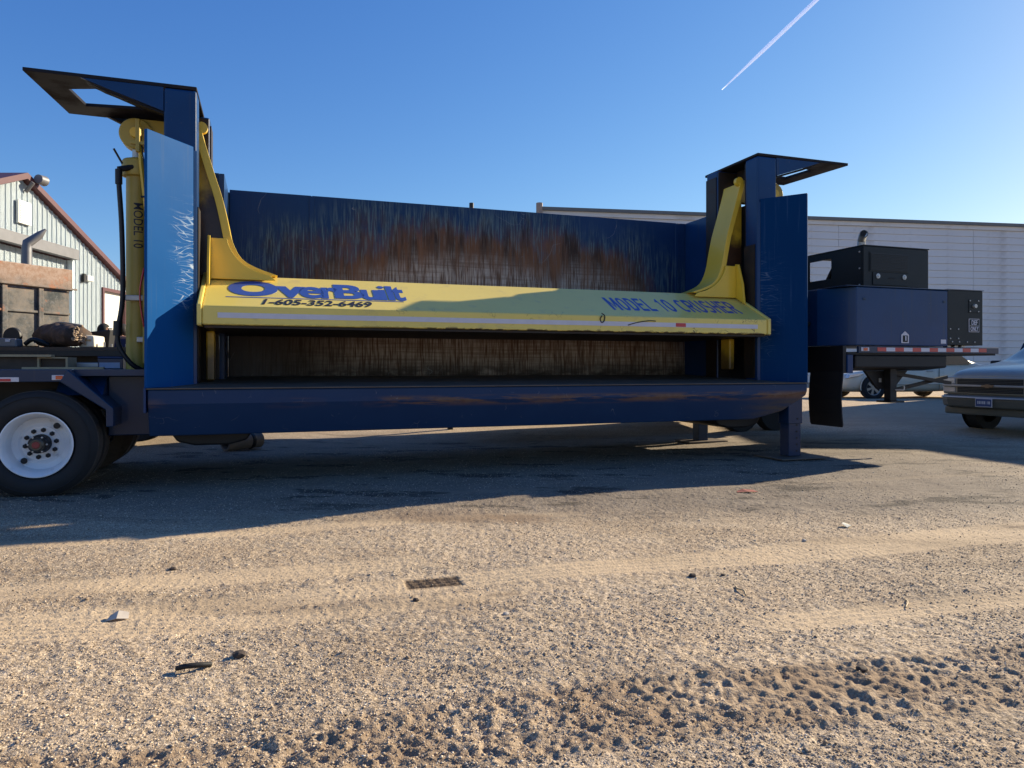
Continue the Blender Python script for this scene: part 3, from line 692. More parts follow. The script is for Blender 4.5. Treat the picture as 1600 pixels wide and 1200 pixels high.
GL = {'M': [[(.13, 0), (.13, 1)], [(.87, 0), (.87, 1)], [(.15, .97), (.5, .22), (.85, .97)]],
      'O': [arc(.5, .5, .37, .42, 0, 360, 24)], '0': [arc(.5, .5, .35, .42, 0, 360, 24)],
      'D': [[(.13, 0), (.13, 1)], [(.13, .92), (.45, .92)] + arc(.45, .5, .40, .42, 90, -90, 12) + [(.13, .08)]],
      'E': [[(.13, 0), (.13, 1)], [(.13, .92), (.92, .92)], [(.13, .52), (.85, .52)], [(.13, .08), (.95, .08)]],
      'L': [[(.13, 0), (.13, 1)], [(.13, .08), (.92, .08)]],
      '1': [[(.60, 0), (.60, 1)], [(.60, .92), (.22, .74)]],
      'C': [arc(.52, .5, .38, .42, 48, 312, 20)],
      'R': [[(.13, 0), (.13, 1)], [(.13, .92), (.50, .92)] + arc(.50, .70, .34, .22, 90, -90, 8) + [(.13, .48)], [(.50, .48), (.88, 0)]],
      'U': [[(.13, 1), (.13, .40)] + arc(.5, .36, .37, .28, 180, 360, 12) + [(.87, .40), (.87, 1)]],
      'S': [arc(.5, .71, .34, .21, 30, 250, 12) + arc(.5, .29, .36, .21, 70, -150, 12)],
      'H': [[(.13, 0), (.13, 1)], [(.87, 0), (.87, 1)], [(.13, .52), (.87, .52)]]}
def letter(ch, x0, wd, s0, ht, mat, tx=.135, ty=.085):
    b = nb(); lift = .0008
    for st in GL[ch]:
        L_, R_ = [], []
        for i, (px_, py_) in enumerate(st):
            ax, ay = st[max(i - 1, 0)]; bx_, by_ = st[min(i + 1, len(st) - 1)]
            if ch in 'O0' and i in (0, len(st) - 1): ax, ay = st[-2]; bx_, by_ = st[1]
            dx, dy = (bx_ - ax) * wd, (by_ - ay) * ht; q = math.hypot(dx, dy) or 1; nx_, ny_ = -dy / q, dx / q
            L_.append((px_ + nx_ * tx, py_ + ny_ * ty)); R_.append((px_ - nx_ * tx, py_ - ny_ * ty))
        lift += .0003
        vl = [b.verts.new(onslope(x0 + u * wd, s0 + v * ht, lift)) for u, v in L_]; vr = [b.verts.new(onslope(x0 + u * wd, s0 + v * ht, lift)) for u, v in R_]
        for i in range(len(vl) - 1): b.faces.new([vl[i], vl[i + 1], vr[i + 1], vr[i]])
    bc('letter', b, mat)
x_ = 4.22
for ch in 'MODEL 10 CRUSHER':
    wd_ = {'M': .145, ' ': .07, '1': .085, 'L': .105, 'E': .108}.get(ch, .118)
    if ch != ' ': letter(ch, x_, wd_, .20, .43, m_blueletter)
    x_ += wd_ + (.018 if ch != ' ' else 0)
b = nb(); box(b, -.508, 6.30, 8.0665, 8.0695, 1.776, 1.832); bc('reflective_strip', b, m_white)
b = nb(); box(b, 5.02, 5.17, 8.0650, 8.0662, 1.781, 1.829); bc('red_tape_patch', b, m_red)
b = nb(); tube(b, spline([(3.95, 8.064, 1.93), (3.99, 8.062, 1.90), (3.985, 8.062, 1.84), (3.95, 8.063, 1.815), (3.93, 8.063, 1.86), (3.955, 8.063, 1.90)]), .007, 5); bc('bent_wire_mark', b, m_grease)
b = nb(); tube(b, spline([(4.32, 8.063, 1.79), (4.45, 8.062, 1.825), (4.62, 8.062, 1.85), (4.72, 8.063, 1.848)]), .006, 5); bc('bent_wire_mark', b, m_grease)

armp = [(0, 3.95), (.02, 3.86), (.06, 3.72), (.14, 3.45), (.22, 3.19), (.28, 2.92), (.33, 2.69), (.43, 2.50), (.60, 2.40), (.82, 2.325)]
armp = [(v.x, v.y) for v in spline([(a, c, 0) for a, c in armp], 3)]
gusp = [(.27, 2.72), (.30, 2.62), (.37, 2.51), (.47, 2.42), (.60, 2.355), (.74, 2.315)]
gusp = [(v.x, v.y) for v in spline([(a, c, 0) for a, c in gusp], 3)]
def head_arm(F, side):
    X = lambda d: F(-.72 + d)
    b = nb()
    inner = [(X(d), z) for d, z in armp]
    outer = [(X(d - (.085 if side == 0 else .075)), z - .01) for d, z in armp]
    prism(b, inner + outer[::-1], 'y', 8.74, 9.14)
    arm = bc('lift_arm', b, m_arm, bevel=.004)
    b = nb(); prism(b, [(X(d - .03), z) for d, z in armp] + [(X(.5), 2.32), (X(-.12), 2.32), (X(-.12), 3.94)], 'y', 8.875, 8.91); bc('arm_web', b, m_web)
    b = nb(); lathe(b, [(-.03, .03), (-.03, .065), (.03, .065), (.03, .03)], (X(.0), 8.78, 3.97), 'y', 16)
    bc('lifting_lug', b, m_yel, smooth=2)
    b = nb(); prism(b, [(X(d), z) for d, z in gusp] + [(X(.80), 2.26), (X(.10), 2.26), (X(.10), 2.72)], 'y', 8.705, 8.735); bc('corner_gusset', b, m_yel, bevel=.004)
    b = nb(); a, c = sorted((X(.07), X(.098))); prism(b, [(8.735, 2.75), (8.66, 2.74), (8.56, 2.45), (8.52, 2.16), (8.735, 2.27)], 'x', a, c)
    bc('side_stiffener', b, m_yel, bevel=.004)
    b = nb(); a, c = sorted((X(.04), X(.13))); box(b, a, c, 8.82, 9.04, 1.10 if side == 0 else 1.22, 1.67); bc('arm_foot', b, m_arm, bevel=.02)
mirrored(head_arm)

# --- rear frame, fender and wheels at the left
b = nb(); box(b, -7.0, -1.80, 7.87, 7.97, 1.115, 1.235); tp('side_rail', b, m_blue_dk, bevel=.006)
b = nb(); prism(b, [(-1.83, 1.233), (-1.44, .855), (-1.44, .67), (-1.505, .67), (-1.505, .835), (-1.90, 1.118)], 'y', 7.85, 8.48); tp('fender', b, m_blue_dk, bevel=.01)
b = nb(); box(b, -7.0, -1.17, 7.99, 10.3, 1.17, 1.232); tp('rear_deck', b, m_blue_dk)
b = nb(); v = [b.verts.new(p) for p in ((-2.0, 8.0, 1.165), (-1.56, 8.0, .93), (-1.56, 8.22, .99), (-2.0, 8.22, 1.185), (-1.56, 8.22, 1.22))]
b.free()
b = nb(); prism(b, [(8.02, .98), (8.24, 1.165), (8.30, 1.165), (8.30, .96)], 'x', -1.98, -1.565); tp('fender_gusset', b, m_blue, bevel=.004)
b = nb(); box(b, -1.56, -1.17, 8.25, 10.3, .55, 1.165); tp('cross_member', b, m_blue_dk, bevel=.01)
b = nb(); box(b, -7.0, -1.6, 8.75, 8.95, .80, 1.165); box(b, -7.0, -1.6, 9.6, 9.8, .80, 1.165); tp('frame_beam', b, m_black)
b = nb(); box(b, -3.7, -1.6, 9.05, 9.10, 1.255, 1.305); tp('deck_rail', b, m_chrome, bevel=.006)
for x in (-3.6, -2.6, -1.7):
    b = nb(); box(b, x, x + .04, 9.05, 9.10, 1.233, 1.254); tp('rail_foot', b, m_chrome)
b = nb(); box(b, -1.966, -1.839, 7.862, 7.868, 1.133, 1.180); mk = tp('side_marker', b, m_white, bevel=.002)
b = nb(); box(b, -1.932, -1.872, 7.852, 7.861, 1.139, 1.174); obj('amber_lens', b, m_orange, mk, bevel=.004)
def tape(x0, x1, y, z0, z1, start, n, wr):
    x = x0; k = start; wd = (x1 - x0) / n
    for i in range(n):
        b = nb(); box(b, x, x + wd, y - .003, y, z0, z1); tp('reflective_tape', b, m_red if k % 2 == 0 else m_white); x += wd; k += 1
b = nb(); box(b, -2.50, -2.235, 7.864, 7.869, 1.118, 1.160); tp('reflective_tape', b, m_white)
b = nb(); box(b, -2.46, -2.30, 7.860, 7.8635, 1.122, 1.146); tp('reflective_tape', b, m_red)

def dual_wheel(x, y, sgn):
    z = .515
    def lx(p): return [(o * sgn, r) for o, r in p]
    tyres = []
    for off in (0.0, .325):
        b = nb()
        lathe(b, lx([(off + .035, .312), (off + .006, .33), (off - .004, .40), (off + .003, .455), (off + .022, .490), (off + .045, .5115)]), (x, y, z), 'y', 72)
        bmesh.ops.delete(b, geom=[f for f in b.faces if len(f.verts) > 4], context='FACES')
        ty = tp('tyre', b, m_rubber, smooth=True)
        b = nb(); prf = [(off + .045, .5115)]
        for k in range(5):
            a0 = off + .05 + k * .040; prf += [(a0, .516), (a0 + .030, .516), (a0 + .032, .505), (a0 + .038, .505)]
        prf += [(off + .255, .511), (off + .280, .47), (off + .285, .40), (off + .26, .315)]
        lathe(b, lx(prf), (x, y, z), 'y', 72); bmesh.ops.delete(b, geom=[f for f in b.faces if len(f.verts) > 4], context='FACES')
        obj('tread', b, m_tread, ty, smooth=2)
        # raised ring lines on the sidewall
        b = nb(); lathe(b, lx([(off - .001, .452), (off - .007, .456), (off - .001, .460)]), (x, y, z), 'y', 72); bmesh.ops.delete(b, geom=[f for f in b.faces if len(f.verts) > 4], context='FACES')
        obj('sidewall_ring', b, m_rubber, ty, smooth=True)
        if off == 0.0: tyres.append(ty)
    b = nb()
    lathe(b, lx([(.012, .308), (-.004, .312), (-.006, .302), (.006, .288), (.03, .278), (.045, .268), (.06, .262), (.165, .250), (.185, .20), (.172, .175), (.165, .168), (.165, .0)]), (x, y, z), 'y', 72)
    bmesh.ops.delete(b, geom=[f for f in b.faces if len(f.verts) > 40], context='FACES')
    rim = tp('wheel_rim', b, m_rim, smooth=2)
    b = nb(); lathe(b, lx([(.164, .170), (.160, .166), (.160, .09)]), (x, y, z), 'y', 48)
    bmesh.ops.delete(b, geom=[f for f in b.faces if len(f.verts) > 40], context='FACES'); obj('bolt_disc', b, m_rim, rim)
    for k in range(10):
        a = k * 2 * math.pi / 10 + .16; cx, cz = x + .132 * math.cos(a), z + .132 * math.sin(a)
        b = nb(); lathe(b, lx([(.158, .023), (.135, .021), (.133, .012), (.115, .011), (.113, .0)]), (cx, y, cz), 'y', 6); obj('lug_nut', b, m_black, rim)
    for a, rr in ((4.0, .215), (.9, .215)):
        b = nb(); lathe(b, lx([(.150 if a > 2 else .150, .030), (.149, .0)]), (x + rr * math.cos(a), y, z + rr * math.sin(a)), 'y', 20); obj('hand_hole', b, m_black, rim)
    b = nb(); lathe(b, lx([(.17, .092), (.06, .088), (.045, .075), (.045, .0)]), (x, y, z), 'y', 28); hub = tp('wheel_hub', b, m_black, smooth=2)
    b = nb(); lathe(b, lx([(.044, .066), (.0, .062), (-.012, .050), (-.012, .0)]), (x, y, z), 'y', 24); obj('hub_cap', b, simple_hub, hub, smooth=2)
    b = nb(); lathe(b, lx([(-.0125, .034), (-.02, .030), (-.02, .0)]), (x, y, z), 'y', 20); obj('red_cap', b, m_red2, hub, smooth=2)
    for k in range(6):
        a = k * math.pi / 3; b = nb(); lathe(b, lx([(.043, .009), (.030, .009), (.029, .0)]), (x + .077 * math.cos(a), y, z + .077 * math.sin(a)), 'y', 6); obj('hub_bolt', b, m_chrome, hub)
simple_hub = simple('oily_hub_cap', (.085, .075, .06), .4, .5, 0, .3, 9)
m_red2 = simple('faded_red_cap', (.28, .045, .035), .6)
dual_wheel(-2.09, 7.85, 1)
dual_wheel(-3.42, 7.85, 1)
dual_wheel(-2.09, 10.42, -1)
b = nb(); tube(b, [(-2.09, 8.2, .515), (-2.09, 10.1, .515)], .07, 12); tp('axle', b, m_black, smooth=2)

# --- right side: legs, gooseneck, power unit
def leg(name, x0, x1, y0, y1, ztop, holes):
    b = nb(); box(b, x0, x1, y0, y1, .04, ztop * .55 + .02); lg = tp(name, b, m_blue_dk, bevel=.008)
    b = nb(); box(b, x0 - .015, x1 + .015, y0 - .015, y1 + .015, ztop * .56, ztop); obj('leg_sleeve', b, m_blue_dk, lg, bevel=.008)
    if holes:
        for k in range(6):
            b = nb(); z = .11 + k * .088; y = y0 - .001 if z < ztop * .56 else y0 - .016
            lathe(b, [(0, .013), (-.0015, .013), (-.0015, .0)], ((x0 + x1) / 2 + .03, y, z), 'y', 14); obj('pin_hole', b, m_flap, lg)
    return lg
leg('support_leg', 6.70, 6.90, 7.93, 8.11, .86, True)
leg('support_leg', 6.72, 6.90, 10.1, 10.28, .86, False)
b = nb(); v = box(b, 6.42, 7.20, 7.72, 8.3, .018, .034); tp('foot_pad', b, m_deck, bevel=.003)
b = nb(); box(b, 6.45, 7.18, 9.95, 10.4, .018, .04); tp('foot_pad', b, m_deck, bevel=.003)
b = nb(); box(b, 6.92, 7.62, 8.75, 8.95, 1.20, 1.48); box(b, 6.92, 7.62, 9.65, 9.85, 1.20, 1.48); box(b, 6.66, 6.92, 8.3, 10.3, .90, 1.40); tp('neck_frame', b, m_black, bevel=.01)
b = nb(); prism(b, [(7.63, 8.02), (7.78, 7.86), (10.48, 7.86), (10.48, 10.3), (7.63, 10.3)], 'z', 1.43, 1.47); tp('platform_deck', b, m_black)
b = nb(); box(b, 7.80, 10.50, 7.82, 7.86, 1.455, 1.545); tp('platform_rail', b, m_blue_dk, bevel=.004)
tape(8.13, 10.24, 7.818, 1.478, 1.532, 0, 13, 0)
b = nb(); box(b, 7.84, 7.98, 7.812, 7.819, 1.480, 1.532); mk = tp('side_marker', b, m_white, bevel=.002)
b = nb(); box(b, 7.875, 7.945, 7.803, 7.811, 1.486, 1.526); obj('amber_lens', b, m_orange, mk, bevel=.003)
# tool box (blue) with a bevelled corner
b = nb(); prism(b, [(7.79, 7.85), (7.55, 8.34), (7.55, 9.4), (9.50, 9.4), (9.50, 7.85)], 'z', 1.56, 2.385)
bb = tp('blue_power_cabinet', b, m_blue, bevel=.012)
def bbc(name, x0, x1, y0, y1, z0, z1, m, par=None, **k):
    b = nb(); box(b, x0, x1, y0, y1, z0, z1); return obj(name, b, m, par or bb, **k)
bbc('cabinet_lid', 7.60, 9.53, 7.835, 9.4, 2.388, 2.40, m_blue_dk, bevel=.004)
for x in (7.90, 9.40): bbc('hinge_bolt', x, x + .05, 7.842, 7.849, 2.20, 2.235, m_blue_dk, bevel=.006)
b = nb(); prism(b, [(8.60, 1.60), (8.74, 1.60), (8.74, 1.72), (8.67, 1.77), (8.60, 1.72)], 'y', 7.842, 7.849); stk = obj('door_latch', b, m_white, bb)
bbc('latch_slot', 8.625, 8.715, 7.838, 7.8415, 1.615, 1.71, m_slate); bbc('latch_slot', 8.665, 8.685, 7.834, 7.8375, 1.635, 1.70, m_white)
bbc('sticker', 9.36, 9.46, 7.845, 7.849, 1.60, 1.66, m_white)
b = nb(); box(b, 9.51, 10.22, 7.86, 8.7, 1.58, 2.40); gb = tp('fluid_cabinet', b, m_slate, bevel=.008)
bbc('cabinet_lid', 9.505, 10.235, 7.85, 8.7, 2.403, 2.413, m_grey, gb)
bbc('fluid_cap_plate', 9.93, 10.14, 7.852, 7.859, 2.07, 2.27, m_slate, gb, bevel=.003)
for x, z in ((9.95, 2.25), (10.12, 2.25), (9.95, 2.09), (10.12, 2.09), (9.56, 1.82), (9.72, 1.82), (9.56, 1.68), (9.72, 1.68), (9.60, 1.63), (9.74, 1.63), (9.90, 1.63), (10.05, 1.63)):
    b = nb(); lathe(b, [(0, .012), (-.008, .010), (-.009, 0)], (x, 7.853 if x > 9.9 and z > 2 else 7.859, z), 'y', 8); obj('screw', b, m_chrome, gb)
b = nb(); lathe(b, [(0, .035), (-.03, .030), (-.031, 0)], (10.035, 7.852, 2.17), 'y', 14); obj('filler_cap', b, m_chrome, gb, smooth=2)
bbc('notice_panel', 9.93, 10.14, 7.853, 7.859, 1.78, 1.98, m_white, gb)
bbc('notice_face', 9.938, 10.132, 7.8505, 7.8525, 1.876, 1.972, m_slate, gb)
bbc('notice_face', 9.938, 10.132, 7.8505, 7.8525, 1.788, 1.870, m_slate, gb)
t1_ = text_fit('DEF', (9.975, 7.850, 1.886), (1, 0, 0), (0, 0, 1), .12, .072, m_white, 'lettering', gb, bold=.02)
t2_ = text_fit('ONLY', (9.955, 7.850, 1.795), (1, 0, 0), (0, 0, 1), .16, .066, m_white, 'lettering', gb, bold=.02)
for x in (9.58, 9.72, 9.86):
    b = nb(); box(b, x, x + .07, 7.92, 8.0, 1.548, 1.579); tp('mount_bracket', b, m_chrome, bevel=.004)
# engine housing above
b = nb(); box(b, 8.47, 9.76, 8.40, 8.43, 2.40, 3.08)
eh = tp('engine_housing', b, m_slate, bevel=.006)
def ehc(name, x0, x1, y0, y1, z0, z1, m=m_slate, **k):
    b = nb(); box(b, x0, x1, y0, y1, z0, z1); return obj(name, b, m, eh, **k)
ehc('roof_panel', 8.46, 9.77, 8.39, 9.82, 3.083, 3.10, bevel=.004)
ehc('end_panel', 9.73, 9.76, 8.433, 9.80, 2.40, 3.08); ehc('rear_panel', 8.47, 9.72, 9.78, 9.80, 2.40, 2.62)
b = nb()   # near end panel with a broken-looking opening
P = [(8.433, 2.40), (9.80, 2.40), (9.80, 3.08), (8.433, 3.08)]; Hh = [(9.05, 2.66), (9.55, 2.66), (9.55, 2.98), (9.05, 2.98)]
for x in (8.47, 8.50):
    p = [b.verts.new((x, *q)) for q in P]; h = [b.verts.new((x, *q)) for q in Hh]
    for k in range(4): b.faces.new([p[k], p[(k + 1) % 4], h[(k + 1) % 4], h[k]])
    if x == 8.47: s0 = (p, h)
    else:
        for A_, B_ in ((s0[0], p), (s0[1], h)):
            for k in range(4): b.faces.new([A_[k], A_[(k + 1) % 4], B_[(k + 1) % 4], B_[k]])
obj('side_panel', b, m_slate, eh)
b = nb(); lathe(b, [(0, .20), (.9, .20)], (8.75, 9.2, 2.62), 'x', 20); box(b, 8.75, 9.6, 8.7, 9.1, 2.40, 2.72); tube(b, spline([(8.6, 9.05, 2.95), (8.62, 9.2, 2.8), (8.6, 9.3, 2.62)]), .03, 8); obj('engine_block', b, m_black, eh, smooth=2)
ehc('grille_frame', 8.575, 9.355, 8.392, 8.399, 2.70, 3.00, m_slate); gr = ehc('vent_grille', 8.59, 9.34, 8.386, 8.3915, 2.715, 2.985, m_mesh)
for k in range(11): ehc('vent_slat', 8.60, 9.33, 8.380, 8.3855, 2.725 + k * .0235, 2.733 + k * .0235, m_slate)
ehc('access_panel', 8.64, 9.33, 8.388, 8.398, 2.50, 2.692, m_slate, bevel=.004); ehc('access_slot', 8.95, 9.06, 8.384, 8.3875, 2.60, 2.62, m_flap)
ehc('access_panel', 8.70, 9.28, 8.388, 8.398, 2.402, 2.49, m_black); ehc('access_slot', 9.42, 9.53, 8.386, 8.398, 2.42, 2.49, m_flap)
for x in (8.73, 9.25):
    b = nb(); lathe(b, [(0, .040), (-.012, .038), (-.013, .02), (-.02, .014), (-.021, 0)], (x, 8.387, 2.635), 'y', 20); obj('round_latch', b, m_chrome, eh, smooth=2)
for z in (2.50, 2.75, 3.0):
    for y, x in ((8.47, 8.462), (9.74, 8.462)):
        b = nb(); lathe(b, [(0, .016), (-.008, .012), (-.009, 0)], (x, y, z), 'x', 8); obj('screw', b, m_chrome, eh)
b = nb(); tube(b, spline([(8.98, 8.95, 3.10), (8.98, 8.95, 3.22), (8.97, 8.93, 3.29), (8.90, 8.84, 3.335), (8.84, 8.76, 3.345)]), .062, 18, cap=False); tube(b, [(8.84, 8.76, 3.345), (8.845, 8.766, 3.344)], .052, 18)
ex = tp('exhaust_pipe', b, m_chrome, smooth=2)
b = nb(); tube(b, [(8.838, 8.757, 3.3455), (8.842, 8.763, 3.345)], .050, 18); obj('pipe_mouth', b, m_flap, ex)
# fuel tank under the platform, brackets, second landing leg
b = nb(); prism(b, [(7.88, 1.245), (8.3, 1.20), (8.9, 1.245), (8.9, 1.425), (7.88, 1.425)], 'x', 7.80, 9.52); tp('fuel_tank', b, m_black, bevel=.02)
b = nb(); box(b, 8.63, 8.75, 8.06, 8.18, .76, 1.42); lg = tp('landing_leg', b, m_black, bevel=.006)
b = nb(); box(b, 8.56, 8.82, 7.99, 8.25, .735, .76); obj('leg_foot', b, m_black, lg)
b = nb(); prism(b, [(8.30, 1.20), (9.12, 1.20), (8.85, .93), (8.55, .93)], 'y', 8.21, 8.25); obj('leg_bracket', b, m_black, lg)
b = nb(); tube(b, [(8.70, 8.04, .92), (8.80, 7.98, .92)], .012, 6); tube(b, [(8.80, 7.98, .92), (8.80, 7.98, .98)], .012, 6); obj('crank_handle', b, m_chrome, lg)
b = nb(); box(b, 8.56, 8.60, 8.195, 8.207, 1.03, 1.09); obj('latch_plate', b, m_chrome, lg)
for z0, z1, yy in ((1.17, 1.01, 8.20), (.88, 1.10, 8.26)):
    b = nb(); tube(b, [(8.765, yy, z0), (9.97, yy, z1)], .034, 4); obj('diagonal_brace', b, m_grease, lg)
# dark skirt + mud flap facing the crusher
b = nb(); box(b, 7.60, 7.66, 7.90, 8.60, 1.17, 1.555); tp('flap_bracket', b, m_black, bevel=.006)
b = nb(); box(b, 7.662, 7.76, 7.88, 7.92, 1.17, 1.428); tp('frame_bracket', b, m_blue, bevel=.006)
b = nb()
secs = []
for z in (1.19, 1.0, .8, .6, .44, .41):
    off = .02 * math.sin(z * 6); y0 = 7.90 + (.02 if z < .43 else 0); y1 = 8.53 - (.02 if z < .43 else 0)
    secs.append([(7.58 + off, y0, z), (7.60 + off, y0, z), (7.60 + off, y1, z), (7.58 + off, y1, z)])
loft(b, secs); tp('mud_flap', b, m_flap, bevel=.003)
# plumbing between crusher and power unit
for pts, r_ in (([(6.95, 8.5, 2.0), (7.1, 8.45, 1.86), (7.3, 8.45, 1.83), (7.55, 8.5, 1.9)], .03), ([(6.95, 8.6, 1.75), (7.15, 8.5, 1.62), (7.35, 8.5, 1.7), (7.56, 8.6, 1.75)], .03),
                ([(6.95, 8.7, 2.25), (7.12, 8.6, 2.1), (7.3, 8.62, 2.15), (7.56, 8.7, 2.05)], .035), ([(7.05, 8.5, 1.55), (7.1, 8.5, 1.3), (7.25, 8.55, 1.15)], .025),
                ([(7.15, 8.7, 2.35), (7.17, 8.6, 1.9), (7.2, 8.6, 1.5)], .03), ([(7.0, 8.9, 2.6), (7.25, 8.8, 2.4), (7.4, 8.8, 2.6), (7.45, 8.8, 2.8)], .035)):
    b = nb(); tube(b, spline(pts), r_, 8); tp('hydraulic_hose', b, m_hose, smooth=True)
b = nb(); box(b, 7.05, 7.50, 8.9, 9.9, 1.48, 2.75); box(b, 7.2, 7.55, 8.75, 8.9, 1.5, 2.3); tp('valve_cabinet', b, m_black, bevel=.01)
b = nb(); box(b, 6.96, 7.30, 8.40, 8.46, 1.93, 1.96); box(b, 6.96, 7.25, 8.40, 8.46, 1.66, 1.685); tp('steel_bracket', b, m_chrome)
b = nb(); box(b, 6.965, 7.04, 7.98, 8.05, 1.18, 1.26); box(b, 6.965, 7.02, 7.98, 8.04, .98, 1.05); tp('junction_fitting', b, m_chrome, bevel=.01)
b = nb(); prism(b, [(7.96, 1.56), (8.02, 1.50), (8.10, 1.60), (8.12, 1.72), (8.10, 1.84), (8.02, 1.94), (7.96, 1.88)], 'x', 6.975, 6.99); tp('red_reflector', b, m_red)

# ------------------------------------------------------------------ things lying on the rear deck
o = thing('blue_battery_box', 'small dark blue box with pale label on the rear deck beside the yellow cylinder', 'box', T2W(-1.66, 9.0, 1.232), TA)
b = nb(); box(b, -.13, .12, -.08, .08, 0.001, .12); obj('case', b, m_blue_dk, o, bevel=.006)
b = nb(); box(b, -.115, .09, -.086, -.081, .012, .075); obj('paper_label', b, simple('pale_blue_label', (.32, .38, .52), .6), o)
b = nb(); box(b, -.13, .12, -.085, .085, .121, .14); obj('lid', b, m_blue, o, bevel=.006)
o = thing('timber_crate', 'open timber crate with pale boards on the trailer rear deck at the left edge', 'crate', T2W(-2.52, 8.7, 1.232), TA)
def oc(name, x0, x1, y0, y1, z0, z1, m, par, **k):
    b = nb(); box(b, x0, x1, y0, y1, z0, z1); return obj(name, b, m, par, **k)
oc('board', -.55, .22, -.02, .02, .002, .125, m_dkwood, o); oc('board', -.55, .22, .3, .34, .002, .125, m_dkwood, o)
oc('frame_piece', .221, .24, -.03, .34, .002, .13, m_wood, o); oc('frame_piece', .48, .50, -.03, .34, .002, .13, m_wood, o)
oc('frame_piece', .241, .479, -.03, .34, .115, .13, m_wood, o); oc('panel', .241, .479, .02, .03, .002, .114, m_dkwood, o); oc('plank', -.6, .36, -.08, .05, .131, .155, m_wood, o)
o2 = obj('loose_plank', nb(), m_wood); bpy.data.objects.remove(o2)
b = nb(); box(b, -.36, .36, -.05, .05, 0, .022); o = tag(obj('loose_plank', b, m_wood, loc=T2W(-2.0, 8.45, 1.234)), 'pale loose plank lying on the rear deck in front of the timber crate', 'plank'); o.rotation_euler = (0, 0, TA + .08)

# ------------------------------------------------------------------ flatbed behind, with its load
FY = 10.6
fb = thing('flatbed_trailer', 'low black flatbed trailer parked behind the crusher on the left', 'trailer', (-7.6, FY + 1.1, GH(-7.6, FY + 1.1)))
fz = fb.location.z
def fc(name, x0, x1, y0, y1, z0, z1, m, **k):
    b = nb(); box(b, x0, x1, y0, y1, z0 - fz, z1 - fz); return obj(name, b, m, fb, **k)
fc('deck', -3.2, 2.6, -1.1, 1.1, 1.50, 1.555, m_dkwood); fc('side_rail', -3.2, 2.6, -1.12, -1.04, 1.42, 1.499, m_black); fc('side_rail', -3.2, 2.6, 1.04, 1.12, 1.42, 1.499, m_black)
fc('frame_beam', -3.2, 2.6, -.5, -.35, 1.1, 1.499, m_black); fc('frame_beam', -3.2, 2.6, .35, .5, 1.1, 1.499, m_black)
for x in (-1.4, -.35, 1.9):
    for y in (-.95, .75):
        b = nb(); lathe(b, [(0, .3), (-.0, .48), (.03, .5), (.2, .5), (.23, .48), (.23, .3)], (x, y, .5), 'y', 32); obj('wheel', b, m_rubber, fb, smooth=2)
for k in range(9):
    x = 1.35 + k * .11; b = nb(); tube(b, [(x, -1.0, 1.556 - fz), (x, -1.0, 1.60 - fz + .03 * (k % 2))], .012, 6); obj('stake_pin', b, m_chrome, fb)
# rolled tarp
o = thing('rolled_tarp', 'bundle of brown tarpaulins rolled up with pale folded ends on the flatbed', 'tarp', (-6.93, FY + .55, 1.558))
b = nb(); A = Vector((-.62, .45, .20)); Bv = Vector((.38, -.42, .17)); N = 30
for i in range(N + 1):
    pass
secs = []
d = (Bv - A).normalized(); u = Vector((0, 0, 1)); v = d.cross(u).normalized(); 
for i in range(N + 1):
    t = i / N; p = A.lerp(Bv, t); ring = []
    for k in range(28):
        a = 2 * math.pi * k / 28
        q = Vector((math.cos(a) * 1.3, math.sin(a) * 1.3, t * 5)); r_ = (.215 - .05 * t) * (1 + .22 * (mnoise.noise(q * 1.3)) + .08 * mnoise.noise(q * 4))
        if i in (0, N): r_ *= .86
        ring.append(p + (u * math.cos(a) * (.95) + v * math.sin(a) * 1.12) * r_)
    secs.append(ring)
loft(b, secs); 
for vtx in b.verts: vtx.co.z = max(vtx.co.z, .002)
obj('roll', b, m_tarp, o, smooth=True)
rr = random.Random(5)
for q in range(9):
    ca0, cr = rr.uniform(0, 6.28), rr.uniform(.02, .11); cu, cv = cr * math.sin(ca0), cr * math.cos(ca0) * 1.1
    b = nb(); pts = []; ph = rr.uniform(0, 6.28); e1, e2 = rr.uniform(.018, .045), rr.uniform(.02, .06)
    for k in range(10):
        a = ph + k * .5; pts.append(Bv + d * (.006 + rr.uniform(0, .03)) + v * (cv + e2 * math.cos(a) + rr.uniform(-.008, .008)) + u * (cu + e1 * math.sin(a) + rr.uniform(-.008, .008)))
    tube(b, spline(pts, 3), .011, 5); obj('folded_edge', b, m_tarp2, o, smooth=True)
b = nb(); tube(b, spline([A + u * .20 + v * -.05, A.lerp(Bv, .3) + u * .215 + v * -.02, A.lerp(Bv, .6) + u * .19 + v * -.06, Bv + u * .15 + v * -.05]), [.02] * 19, 6); obj('pale_fold', b, m_tarp2, o, smooth=True)
# saw + case
o = thing('disc_saw', 'black round-bladed saw on a grey base standing at the left end of the flatbed', 'saw', (-7.72, FY + .3, 1.557))
b = nb(); lathe(b, [(-.03, .13), (0, .14), (.03, .13)], (.06, 0, .17), 'y', 28); obj('guard', b, m_black, o, smooth=2)
b = nb(); prism(b, [(-.30, .001), (.22, .001), (.20, .13), (-.22, .15)], 'y', -.14, .02); obj('base', b, m_grey, o, bevel=.02)
b = nb(); box(b, .05, .12, -.15, -.141, .08, .12); obj('maker_plate', b, m_white, o)
b = nb(); tube(b, spline([(.25, 0, .05), (.36, 0, .12), (.48, .05, .08), (.56, .1, .03)]), .035, 8); obj('motor_hose', b, m_black, o, smooth=True)
b = nb(); lathe(b, [(0, .08), (.12, .09)], (-.36, 0, .095), 'x', 18); obj('motor', b, m_black, o, smooth=2)
b = nb(); prism(b, [(-.12, .001), (.12, .001), (.11, .17), (-.10, .20), (-.13, .16)], 'y', -.15, .15)
